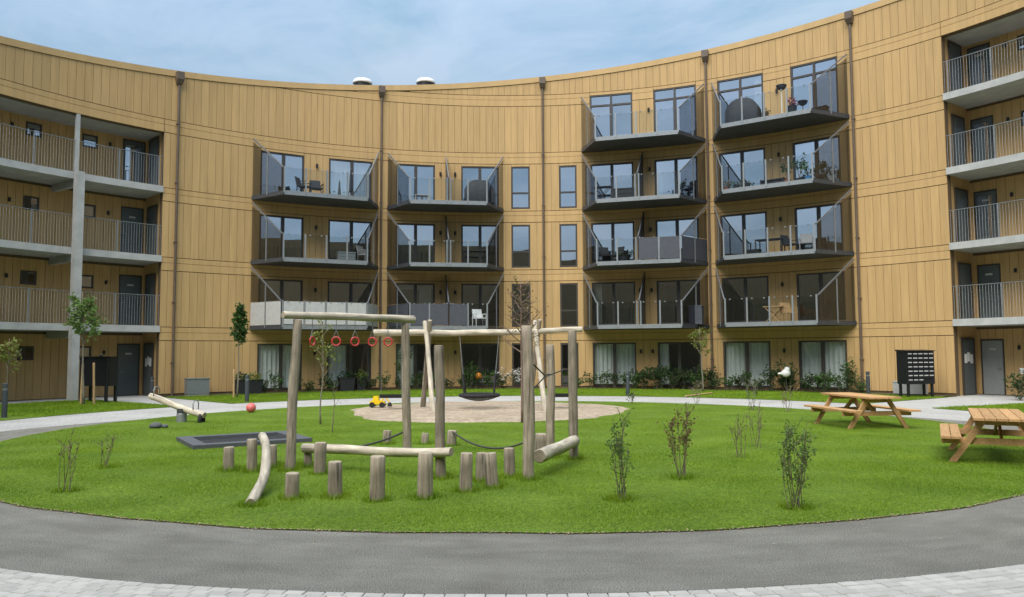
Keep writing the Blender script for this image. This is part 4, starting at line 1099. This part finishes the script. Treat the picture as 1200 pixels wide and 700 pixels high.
# seesaw
ss = thing('log_seesaw', 'pale log seesaw tilted over a grey foot beside the path', 'seesaw', (-8.75, 20.97, 0))
p0, p1 = Vector((-9.70, 21.25, .68)), Vector((-8.03, 20.72, .20))
log('log', p0, p1, .085, .085, LOGP, ss, bend=.02)
q = MB(); q.lathe((-8.72, 20.95, -.02), [(.13, 0), (.13, .24), (.11, .28)], 16); q.build('foot', STEEL, ss)
q = MB(); q.box(-8.80, -8.64, 20.82, 21.08, .255, .36); q.build('pivot', DARKSTEEL, ss)
for s_ in (.12, .84):
    c = p0.lerp(p1, s_); q = MB()
    q.tube([(c.x, c.y - .17, c.z + .06), (c.x, c.y - .18, c.z + .22), (c.x, c.y - .10, c.z + .30), (c.x, c.y + .10, c.z + .30), (c.x, c.y + .18, c.z + .22), (c.x, c.y + .17, c.z + .06)], .014, 8); q.build('handle', STEEL, ss, True)
q = MB(); q.torus((-8.12, 20.75, .08), .13, .055, 'x', 20, 8); q.build('buffer_tyre', RUBBER, ss, True)
# ball and small dark bag on the lawn
q = MB(); q.ball((-7.95, 24.15, .155), .145, 20, 12); bo = q.build('play_ball', PINK, smooth=True, origin=(-7.95, 24.15, .01)); tag(bo, 'faded red ball lying at the edge of the lawn', 'ball')
ob = thing('garden_stone', 'small dark grey lump lying on the lawn near the seesaw', 'stone', (-8.62, 19.2, 0))
q = MB(); vs0 = []
q.ball((-8.62, 19.2, .07), .11, 12, 8, sq=(1.3, .9, .75)); q.v = [tuple(Vector(v) + Vector((1, 1, .6)) * .03 * mnoise.noise(Vector(v) * 9)) for v in q.v]; q.build('stone', RUBBERG, ob, True)
q = MB(); q.ball((-8.42, 19.26, .05), .07, 10, 6, sq=(1.2, 1, .8)); q.build('stone', RUBBERG, ob, True)
# toy digger
tg = thing('toy_digger', 'yellow plastic toy digger with black wheels on the sand', 'toy', (-4.35, 25.6, .05))
def tgp(mb, n_, m, s=False): return mb.build(n_, m, tg, s, rel=False)
q = MB(); q.box(-.24, .24, -.11, .11, .10, .20); tgp(q, 'body', YELLOW)
q = MB(); q.hexa([(-.16, -.1, .201), (.06, -.1, .201), (.06, .1, .201), (-.16, .1, .201), (-.12, -.09, .36), (.02, -.09, .36), (.02, .09, .36), (-.12, .09, .36)]); tgp(q, 'cab', YELLOW)
for x in (-.16, .16):
    for y in (-1, 1):
        q = MB(); q.tube([(x, y * .112, .085), (x, y * .16, .085)], .085, 14); tgp(q, 'wheel', RUBBER)
q = MB(); q.tube([(.10, 0, .2), (.24, 0, .34), (.38, 0, .16)], .028, 8); tgp(q, 'arm', YELLOW)
q = MB(); q.hexa([(.33, -.1, .03), (.46, -.1, .03), (.46, .1, .03), (.33, .1, .03), (.36, -.1, .15), (.42, -.1, .15), (.42, .1, .15), (.36, .1, .15)]); tgp(q, 'bucket', BLACK)

# ------------------------------------------------------------------ picnic tables
def picnic(label, loc, ang, L=2.2, W=.78):
    o = thing('picnic_table', label, 'picnic table', loc, 'timber picnic tables'); o.rotation_euler.z = ang
    def pl(x0, x1, y0, y1, z0, z1, nm='plank'):
        q = MB(); q.tint = rnd.random(); e = .004
        q.hexa([(x0, y0, z0), (x1, y0, z0), (x1, y1, z0), (x0, y1, z0), (x0, y0, z1 - e), (x1, y0, z1 - e), (x1, y1, z1 - e), (x0, y1, z1 - e)])
        q.hexa([(x0, y0, z1 - e), (x1, y0, z1 - e), (x1, y1, z1 - e), (x0, y1, z1 - e), (x0 + e, y0 + e, z1), (x1 - e, y0 + e, z1), (x1 - e, y1 - e, z1), (x0 + e, y1 - e, z1)])
        return lpart(q, nm, PLANK, o)
    n = 5; w_ = (W - .008 * (n - 1)) / n
    for i in range(n): y = -W / 2 + i * (w_ + .008); pl(-L / 2, L / 2, y, y + w_, .70, .742, 'top_plank')
    for s_ in (-1, 1):
        for j in (0, 1):
            y0 = .56 + j * .148; y0, y1 = sorted((s_ * y0, s_ * (y0 + .14))); pl(-L / 2, L / 2, y0, y1, .405, .447, 'seat_plank')
    for sx in (-1, 1):
        x = sx * (L / 2 - .32)
        for sy in (-1, 1):
            q = MB(); q.tint = rnd.random(); xo = x + sx * .0
            q.hexa([(x - .022, sy * .70 - .055, 0), (x + .022, sy * .70 - .055, 0), (x + .022, sy * .70 + .055, 0), (x - .022, sy * .70 + .055, 0),
                    (x - .022, sy * .24 - .06, .698), (x + .022, sy * .24 - .06, .698), (x + .022, sy * .24 + .06, .698), (x - .022, sy * .24 + .06, .698)])
            lpart(q, 'leg', PLANK, o)
        q = MB(); q.tint = rnd.random(); x2 = x - sx * .048; q.box(x2 - .022, x2 + .022, -.84, .84, .30, .403); lpart(q, 'seat_rail', PLANK, o)
        q = MB(); q.tint = rnd.random(); q.box(x2 - .022, x2 + .022, -W / 2 + .03, W / 2 - .03, .61, .698); lpart(q, 'top_rail', PLANK, o)
        q = MB(); q.tint = rnd.random(); q.bar((x2 - sx * .03, 0, .34), (sx * .18, 0, .675), .09, .04, upv=(0, 1, 0)); lpart(q, 'brace', PLANK, o)
    return o
picnic('orange-brown picnic table standing beside the pale path, seen whole', (8.27, 18.95, .0), math.atan2(-1, .12), 2.15)
picnic('orange-brown picnic table near the asphalt, its plank top end-on', (8.06, 13.22, .0), math.atan2(.882, .472), 2.4)

# ------------------------------------------------------------------ mailboxes, bollards, cabinets
def mailboxes(label, loc, ang, w_, z0, z1, cols, rows, dep=.36, legs=.05):
    o = thing('mailbox_stand', label, 'mailboxes', loc); o.rotation_euler.z = ang
    q = MB(); q.box(-w_ / 2, w_ / 2, -dep / 2, dep / 2, z0, z1); b_ = lpart(q, 'cabinet', BLACKM, o)
    q = MB(); q.hexa([(-w_ / 2 - .03, -dep / 2 - .05, z1 + .001), (w_ / 2 + .03, -dep / 2 - .05, z1 + .001), (w_ / 2 + .03, dep / 2 + .03, z1 + .001), (-w_ / 2 - .03, dep / 2 + .03, z1 + .001), (-w_ / 2 - .03, -dep / 2 - .05, z1 + .025), (w_ / 2 + .03, -dep / 2 - .05, z1 + .025), (w_ / 2 + .03, dep / 2 + .03, z1 + .06), (-w_ / 2 - .03, dep / 2 + .03, z1 + .06)]); lpart(q, 'roof', BLACKM, o)
    for sx in (-1, 1):
        for sy in (-1, 1):
            q = MB(); x = sx * (w_ / 2 - .09); y = sy * (dep / 2 - .06); q.box(x - legs / 2, x + legs / 2, y - legs / 2, y + legs / 2, 0, z0 - .001); lpart(q, 'leg', BLACKM, o)
    cw, rh = (w_ - .06) / cols, (z1 - z0 - .10) / rows
    for c in range(cols):
        for r in range(rows):
            x0 = -w_ / 2 + .03 + c * cw; zz_ = z1 - .04 - (r + 1) * rh
            if r == rows - 1 and c >= 3 and rows > 6: continue
            q = MB(); q.box(x0 + .008, x0 + cw - .008, -dep / 2 - .016, -dep / 2 - .001, zz_ + .008, zz_ + rh - .008); dd = lpart(q, 'letter_door', BLACKM, b_)
            q = MB(); q.box(x0 + .03, x0 + cw - .03, -dep / 2 - .022, -dep / 2 - .017, zz_ + rh * .52, zz_ + rh * .76); lpart(q, 'name_plate', SCREEN_L, b_)
    return o
mailboxes('black mailbox cabinet on legs with rows of pale name plates', (15.55, 30.55, 0), rad(12), 1.22, .50, 1.76, 5, 7, .55, .08)
mb_l = thing('mailbox_stand', 'black mailbox cabinet beside the concrete column, its plain back showing', 'mailboxes', (-15.55, 29.75, 0)); mb_l.rotation_euler.z = rad(-12)
q = MB(); q.box(-.62, .62, -.2, .2, .62, 1.68); c_ = lpart(q, 'cabinet', BLACKM, mb_l)
q = MB(); q.box(-.66, .66, -.24, .24, 1.681, 1.72); lpart(q, 'roof', BLACKM, mb_l)
for x in (-.52, .56):
    q = MB(); q.box(x - .045, x + .045, .202, .29, 0, 1.66); q2 = q; lpart(q, 'leg', BLACKM, mb_l)
    q = MB(); q.box(x - .045, x + .045, -.29, -.202, 0, 1.66); lpart(q, 'leg', BLACKM, mb_l)
q = MB(); q.lathe((.1, 0, 1.72), [(.05, 0), (.05, .06), (.02, .1)], 8); lpart(q, 'lamp', BLACKM, mb_l)
BOLM = mat('bollard', (.055, .065, .075), .5, metal=.2, var=.1)
def bollard(label, x, y, h=.95, r_=.075):
    o = thing('bollard_lamp', label, 'bollard', (x, y, 0), 'low bollard lamps along the paths')
    q = MB(); q.lathe((x, y, 0), [(r_ * 1.5, 0), (r_ * 1.5, .015), (r_, .016), (r_, h * .80)], 16); q.build('post', BOLM, o)
    q = MB(); q.lathe((x, y, h * .80), [(r_ * .8, .001), (r_ * .8, h * .07)], 14); q.build('lens', SCREEN_L if False else GREYBOX, o)
    q = MB(); q.lathe((x, y, h * .87), [(r_, .001), (r_, h * .12), (r_ * .85, h * .13)], 16); q.build('head', BOLM, o)
bollard('dark bollard lamp at the edge of the grass below the galleries', -14.55, 22.75, .98, .075)
bollard('dark bollard lamp against the timber corner by the entrance', -15.0, 33.0, .85)
bollard('dark bollard lamp on the verge beside the black planters', -9.87, 29.5, 1.0)
bollard('dark bollard lamp on the verge in front of white curtains', 4.70, 32.3, .95)
bollard('dark bollard lamp beside the long downpipe near the mailboxes', 14.35, 32.0, .95)
cab = thing('utility_cabinet', 'grey utility cabinet standing against the timber wall', 'cabinet', P(-40.9, R - .55, 0)); cab.rotation_euler.z = rad(40.9)
q = MB(); q.box(-.46, .46, -.2, .2, .08, .72); lpart(q, 'body', GREYBOX, cab)
q = MB(); q.box(-.48, .48, -.22, .22, .721, .76); lpart(q, 'lid', GREYBOX, cab)
q = MB(); q.box(-.44, .44, -.18, .18, 0, .079); lpart(q, 'plinth', CONC, cab)
cab = thing('utility_cabinet', 'pale grey low cabinet behind the mailbox cabinet', 'cabinet', P(50.0, R - .5, 0)); cab.rotation_euler.z = rad(-50)
q = MB(); q.box(-.6, .6, -.2, .2, .06, .52); lpart(q, 'body', CONC, cab)
q = MB(); q.box(-.62, .62, -.22, .22, .521, .55); lpart(q, 'lid', CONC, cab)
q = MB(); q.box(-.55, .55, -.17, .17, 0, .059); lpart(q, 'plinth', DARKSTEEL, cab)

# ------------------------------------------------------------------ plants
def tree(name, label, loc, h, crown, trunk_r, leafmm, nleaf, lsize, barkm=BARK, lean=(0, 0), group=None, branches=12, up_=.9, cat='tree', twigs=0):
    """crown: (z0, z1, radius)"""
    x, y = loc; o = thing(name, label, cat, (x, y, 0), group)
    mb = MB(); n = 9; tr = []
    for i in range(n + 1):
        s_ = i / n; tr.append(Vector((lean[0] * s_ + .05 * mnoise.noise((x, s_ * 3, 1)), lean[1] * s_ + .05 * mnoise.noise((y, s_ * 3, 2)), h * s_ - (.08 if i == 0 else 0))))
    mb.tube(tr, [trunk_r * (1.25 if i == 0 else 1 - .8 * i / n) for i in range(n + 1)], 8); mb.build('trunk', barkm, o, True, rel=False)
    def at(z):
        s_ = max(0, min(.999, z / h)) * n; i = int(s_); return tr[i].lerp(tr[i + 1], s_ - i)
    mb = MB(); tips = []
    for b in range(branches):
        z = crown[0] + (crown[1] - crown[0]) * (b / branches) * .92; a = b * 2.4 + rnd.uniform(-.4, .4)
        s_ = (z - crown[0]) / (crown[1] - crown[0]); R_ = crown[2] * (1.0 - .65 * s_) * rnd.uniform(.7, 1.1)
        p = at(z); q_ = p + Vector((cos(a) * R_, sin(a) * R_, R_ * up_ * rnd.uniform(.7, 1.2))); m_ = p.lerp(q_, .5) + Vector((0, 0, -.06 * R_))
        mb.tube([p, m_, q_], [trunk_r * .42 * (1 - .5 * s_), trunk_r * .28, trunk_r * .1], 5, cap=False); tips.append((p, m_, q_))
        for j in range(3 + twigs):
            t0 = m_.lerp(q_, rnd.random()); t1 = t0 + Vector((rnd.gauss(0, .5), rnd.gauss(0, .5), rnd.uniform(.1, .9))) * R_ * .5
            mb.tube([t0, t1], [trunk_r * .12, trunk_r * .05], 4, cap=False); tips.append((t0, t0.lerp(t1, .5), t1))
    mb.build('branch', barkm, o, rel=False)
    mb = MB()
    # leaves in clumps along the branches
    for i in range(nleaf):
        p, m_, q_ = rnd.choice(tips); s_ = rnd.uniform(.25, 1.05); c = p.lerp(q_, s_)
        mb.leaf(c + Vector((rnd.gauss(0, .05), rnd.gauss(0, .05), rnd.gauss(0, .05))), lsize * rnd.uniform(.6, 1.35))
    if nleaf: mb.build('crown', leafmm, o, rel=False)
    return o
def stake(label, x, y, h, grp):
    o = log_mesh('tree_stake', h + .1, .042, .04, STAKE, parent=None, loc=(x, y, -.1), d=(rnd.gauss(0, .015), rnd.gauss(0, .015), 1), seed=x, n=10); tag(o, label, 'stake', grp)
tree('young_tree', 'young leafy green tree staked in front of the concrete column', (-15.3, 28.3), 4.05, (2.2, 3.7, .80), .04, LEAFT, 800, .15, BARKG, (-.15, 0), 'young staked trees', 14)
stake('pale stake holding the young tree in front of the concrete column', -15.62, 28.72, 1.45, 'tree stakes'); stake('pale stake holding the young tree in front of the concrete column', -15.10, 28.66, 1.5, 'tree stakes')
tree('young_tree', 'slim columnar young tree staked beside the black planters', (-11.3, 32.6), 4.1, (2.1, 3.8, .36), .035, LEAF, 1000, .15, BARKG, (.08, 0), 'young staked trees', 16, 1.2)
stake('pale single stake beside the slim columnar tree', -11.42, 32.5, 1.15, 'tree stakes')
tree('sapling', 'thin sapling with sparse yellow-green leaves behind the ring frame', (-4.82, 20.0), 2.75, (1.2, 2.6, .34), .022, LEAFY, 190, .085, BARKG, (.06, 0), 'thin saplings', 10, 1.3)
tree('sapling', 'bare thin stick sapling on the lawn behind the ring frame', (-4.05, 17.9), 1.15, (.6, 1.1, .12), .014, LEAFY, 8, .06, BARK, (.05, 0), 'thin saplings', 5, 1.5)
tree('sapling', 'forked sapling with yellow leaves in front of the downpipe', (8.5, 35.4), 2.9, (1.5, 2.8, .55), .035, LEAFY, 210, .14, BARKG, (-.1, 0), 'thin saplings', 9, 1.1)
tree('bare_tree', 'leafless reddish tree with a thick tangle of twigs behind the tall post', (.27, 20.2), 3.75, (1.7, 3.7, .62), .045, LEAFR, 260, .06, TWIG, (-.06, 0), None, 22, .8, twigs=7)
tree('sapling', 'pale leafed sapling at the lawn edge by the galleries', (-15.7, 24.6), 2.3, (1.25, 2.25, .42), .025, LEAFY, 150, .14, BARKG, (.05, 0), 'thin saplings', 9, 1.1)
def shrub(label, loc, h, w_, nst, nleaf, leafmm, lsize, barkm=BARK, group=None, flower=0, name='shrub', low=.15, base=.02):
    x, y = loc; o = thing(name, label, 'shrub', (x, y, base if base > .03 else 0), group); st = []; mb = MB()
    for i in range(nst):
        a = i * 2.4 + rnd.uniform(-.5, .5); rr = w_ * rnd.uniform(.25, 1); hh = h * rnd.uniform(.6, 1.0) if i else h
        p0 = Vector((rnd.gauss(0, .045), rnd.gauss(0, .045), -.03)); p2 = Vector((cos(a) * rr, sin(a) * rr, hh)); p1 = p0.lerp(p2, .45) + Vector((cos(a), sin(a), 0)) * rr * .1
        p1.z = hh * .4
        mb.tube([p0, p1, p2], [.0055, .0045, .002], 5, cap=False); st.append((p0, p1, p2))
        for j in range(4):
            s_ = rnd.uniform(.3, .95); b = p1.lerp(p2, (s_ - .3) / .7); e = b + Vector((rnd.gauss(0, .5) * w_ * .7, rnd.gauss(0, .5) * w_ * .7, rnd.uniform(.05, .25) * h)); mb.tube([b, e], [.005, .002], 4, cap=False); st.append((b, b.lerp(e, .4), e))
    mb.build('stem', barkm, o, rel=False); mb = MB()
    for i in range(nleaf):
        p, m_, q_ = rnd.choice(st); s_ = rnd.uniform(low, 1.05); c = p.lerp(m_, s_ * 2) if s_ < .5 else m_.lerp(q_, s_ * 2 - 1)
        mb.leaf(c + Vector((rnd.gauss(0, .02), rnd.gauss(0, .02), rnd.gauss(0, .02))), lsize * rnd.uniform(.6, 1.4))
    if nleaf: mb.build('foliage', leafmm, o, rel=False)
    if flower:
        mb = MB()
        for i in range(flower):
            p, m_, q_ = rnd.choice(st); c = q_ + Vector((rnd.gauss(0, .05), rnd.gauss(0, .05), rnd.gauss(0, .04)))
            for j in range(5): mb.leaf(c, .07)
        mb.build('blossom', FLOWER, o, rel=False)
    return o
G1 = 'young shrubs planted out on the lawn'
shrub('bare upright shrub on the lawn by the asphalt, far from the play area', (-5.85, 10.48), .82, .2, 6, 26, LEAFR, .035, BARK, G1)
shrub('small bare twiggy shrub on the lawn beside a taller bare one', (-6.4, 12.62), .52, .14, 6, 22, LEAFR, .035, BARK, G1)
shrub('slender shrub with small pale green buds next to the thick low log', (1.29, 9.66), .98, .17, 8, 480, LEAFT, .040, BARK, G1)
shrub('shrub with rusty yellow leaves in the middle of the open lawn', (2.38, 11.25), 1.05, .2, 9, 420, LEAFR, .045, BARK, G1, low=.35)
shrub('thin pale shrub on the lawn between the rusty one and the picnic table', (3.77, 13.35), .72, .16, 6, 60, LEAFY, .04, BARK, G1)
shrub('thin tall pale shrub standing close behind another thin one', (4.55, 14.85), .92, .16, 6, 60, LEAFY, .04, BARK, G1)
shrub('bushiest dark green shrub on the lawn close to the asphalt', (3.2, 9.1), .98, .26, 12, 1000, LEAFT, .034, BARK, G1)
shrub('tiny low shrub at the lawn edge near the pale path', (4.1, 27.3), .5, .2, 6, 60, LEAFD, .07, BARK, G1)
shrub('low shrub with grey twigs at the lawn edge near the pale path', (6.2, 26.6), .75, .25, 7, 60, LEAFR, .06, BARKG, G1)
shrub('sprawling small shrub at the lawn edge beside the picnic table', (7.3, 24.2), .95, .3, 8, 120, LEAF, .06, BARKG, G1)
shrub('thin twiggy shrub on the lawn between the path and the picnic table', (8.0, 23.2), .8, .28, 7, 60, LEAFR, .06, BARK, G1)
G2 = 'shrubs in the bed along the facade'
bed = []
for t in list(np.linspace(-33, -1.5, 19)) + list(np.linspace(9.5, 45, 27)):
    dense = 15 < t < 26 or 33 < t < 37.5 or 38.5 < t < 41
    bed.append((t + rnd.uniform(-.5, .5), R - rnd.uniform(.45, 1.0), (rnd.uniform(.85, 1.25) if dense else rnd.uniform(.4, .85)), dense))
WHERE = ((-25, 'below the pale grey balcony panels'), (-12, 'behind the timber swing'), (5, 'below the dark grey balcony panels'), (18, 'between the narrow windows and the forked sapling'), (27, 'around the forked sapling'), (36, 'between the forked sapling and the white ornament'), (99, 'between the white ornament and the mailboxes'))
for i, (t, r, h, dn) in enumerate(bed):
    p = P(t, r, 0); wh_ = next(w_ for lim, w_ in WHERE if t < lim)
    if dn: shrub('full dark green shrub in the facade bed ' + wh_, p[:2], h, .46, 11, 420, LEAFD if i % 3 else LEAF, .11, BARK, 'full shrubs ' + wh_, flower=0)
    else: shrub('thin young green shrub in the facade bed ' + wh_, p[:2], h * 1.15, .34, 8, 210, LEAF if i % 2 else LEAFD, .10, BARK, 'thin shrubs ' + wh_, flower=0)
for t in (-.4, 1.5):
    p = P(t, R - 1.0, 0); shrub('white flowering bush at the foot of the narrow windows', p[:2], .95, .6, 10, 160, LEAFD, .08, BARK, 'white flowering bushes', flower=55)
p = P(-6.0, R - .9, 0); shrub('tall leafy green bush beside the orange lantern', p[:2], 1.45, .4, 10, 420, LEAF, .10, BARK)
p = P(-15.0, R - .8, 0); shrub('tall fresh green bush behind the ring frame post', p[:2], 2.0, .4, 10, 420, LEAF, .12, BARK)
p = P(43.3, R - .7, 0); shrub('upright green bush beside the long downpipe', p[:2], 1.35, .32, 9, 380, LEAF, .10, BARK)
for x, y, h, lab in ((18.0, 28.2, 1.0, 'loose green bush beside the bicycle at the gallery entrance'), (18.6, 27.4, .8, 'low dark green bush on the verge under the galleries')):
    shrub(lab, (x, y), h, .5, 10, 380, LEAFD, .11, BARK)
# black planters
for t, lab, w_ in ((-35.9, 'black square planter beside the slim columnar tree', .5), (-34.3, 'black square planter with drooping leaves by the glass door', .62), (-22.5, 'black low planter on the terrace behind the ring frame', .7), (-20.6, 'black planter with a yellow-green plant behind the ring frame', .4)):
    p = P(t, R - .75, 0); o = thing('planter_box', lab, 'planter', p); o.rotation_euler.z = rad(-t); h = .62
    q = MB(); a, b = w_ / 2, w_ / 2 * .86
    q.hexa([(-b, -b, 0), (b, -b, 0), (b, b, 0), (-b, b, 0), (-a, -a, h), (a, -a, h), (a, a, h), (-a, a, h)]); lpart(q, 'tub', BLACK, o)
    for s_ in (0, 1, 2, 3):
        q = MB(); e = .02; x0, x1, y0, y1 = ((-a - e, a + e, -a - e, -a + .02), (-a - e, a + e, a - .02, a + e), (-a - e, -a + .02, -a + .02, a - .02), (a - .02, a + e, -a + .02, a - .02))[s_]; q.box(x0, x1, y0, y1, h + .001, h + .03); lpart(q, 'rim', BLACK, o)
    q = MB()
    for i in range(110): 
        aa = rnd.uniform(0, 2 * pi); rr = w_ * .55 * math.sqrt(rnd.random()); q.leaf((rr * cos(aa), rr * sin(aa), h + rnd.uniform(.0, .45) * (1 - rr / w_)), .14, None)
    lpart(q, 'foliage', LEAFY if 'yellow' in lab or 'drooping' in lab else LEAFD, o)
# orange lantern, white ornament, terrace furniture
p = P(-4.7, R - .9, 0); o = thing('garden_lantern', 'round orange lantern on a dark stand in the bed', 'lantern', p)
q = MB(); q.lathe((0, 0, 0), [(.12, 0), (.12, .02), (.02, .04), (.02, .5)], 12); lpart(q, 'stand', BLACKM, o)
q = MB(); q.ball((0, 0, .64), .17, 18, 12); lpart(q, 'globe', ORANGE, o, True)
for i in range(5):
    pass
p = P(36.3, R - 1.05, 0); o = thing('garden_ornament', 'white rounded bird-shaped ornament on a stick above the bed shrubs', 'ornament', p)
q = MB(); q.tube([(0, 0, -.05), (0, 0, .68)], .014, 6); lpart(q, 'stick', DARKSTEEL, o)
q = MB(); q.ball((0, 0, .82), .19, 18, 12, sq=(1.1, .8, .95)); q.ball((.06, 0, .98), .13, 14, 10); q.ball((-.22, 0, .80), .12, 12, 8, sq=(1.3, .6, .5)); lpart(q, 'body', WHITE, o, True)
q = MB(); q.tube([(.17, 0, .99), (.27, 0, .96)], [.04, .006], 8); lpart(q, 'beak', ORANGE if False else WHITE, o)
# bicycle by the gallery entrance
bk = thing('bicycle', 'dark bicycle with a white front basket parked by the pale door', 'bicycle', (19.05, 29.35, .0)); bk.rotation_euler.z = rad(62)
for x in (-.52, .52):
    q = MB(); q.torus((x, 0, .34), .32, .02, 'y', 28, 8); wh = lpart(q, 'wheel', RUBBER, bk, True)
    q = MB()
    for i in range(12):
        a = 2 * pi * i / 12; q.tube([(x, 0, .34), (x + .31 * cos(a), 0, .34 + .31 * sin(a))], .003, 3, cap=False)
    q.tube([(x, -.05, .34), (x, .05, .34)], .025, 8); lpart(q, 'spoke', STEEL, wh)
q = MB()
for a, b in (((-.52, 0, .34), (-.12, 0, .30)), ((-.12, 0, .30), (-.22, 0, .84)), ((-.52, 0, .34), (-.2, 0, .74)), ((-.12, 0, .30), (.36, 0, .78)), ((-.2, 0, .74), (.36, 0, .84)), ((.52, 0, .34), (.34, 0, .98))): q.tube([a, b], .018, 8)
lpart(q, 'frame', BLACKM, bk)
q = MB(); q.tube([(.22, -.28, 1.0), (.34, -.16, 1.02), (.36, 0, 1.0), (.34, .16, 1.02), (.22, .28, 1.0)], .013, 8); lpart(q, 'handlebar', STEEL, bk)
q = MB(); q.hexa([(-.34, -.08, .84), (-.1, -.03, .84), (-.1, .03, .84), (-.34, .08, .84), (-.35, -.09, .90), (-.08, -.02, .88), (-.08, .02, .88), (-.35, .09, .90)]); lpart(q, 'saddle', BLACK, bk)
q = MB(); q.hexa([(.42, -.13, .88), (.62, -.13, .88), (.62, .13, .88), (.42, .13, .88), (.40, -.17, 1.10), (.68, -.17, 1.10), (.68, .17, 1.10), (.40, .17, 1.10)]); lpart(q, 'basket', WHITE, bk)

# a spare stake left lying on the verge, and litter along the lawn's edge
o = log('fallen_stake', (6.75, 31.0, .05), (8.35, 33.2, .06), .03, .028, STAKE); tag(o, 'pale stake lying on the grass verge near the forked sapling', 'stake')
LITTER = mat('litter', (.16, .11, .06), .9, scale=30, col2=(.45, .38, .24), coords='Object')
mb = MB()
for i in range(1500):
    t = rnd.uniform(130, 230); r = lawn_r(t) + rnd.gauss(.0, .035) + (abs(rnd.gauss(0, .5)) if rnd.random() < .12 else 0)
    p = P(t, r, .012 if r < lawn_r(t) + .03 else .004); a = rnd.uniform(0, 6.28); q_ = rnd.uniform(.004, .013); h = rnd.uniform(.003, .009)
    c, d = cos(a) * q_, sin(a) * q_
    mb.add([(p[0] + c, p[1] + d, p[2]), (p[0] - d, p[1] + c * .7, p[2]), (p[0] - c, p[1] - d, p[2]), (p[0] + d, p[1] - c * .7, p[2]), (p[0], p[1], p[2] + h)], [(0, 1, 4), (1, 2, 4), (2, 3, 4), (3, 0, 4)])
tag(mb.build('leaf_litter', LITTER), 'small dry crumbs and grit scattered along the lawn edge', 'litter', kind='stuff')
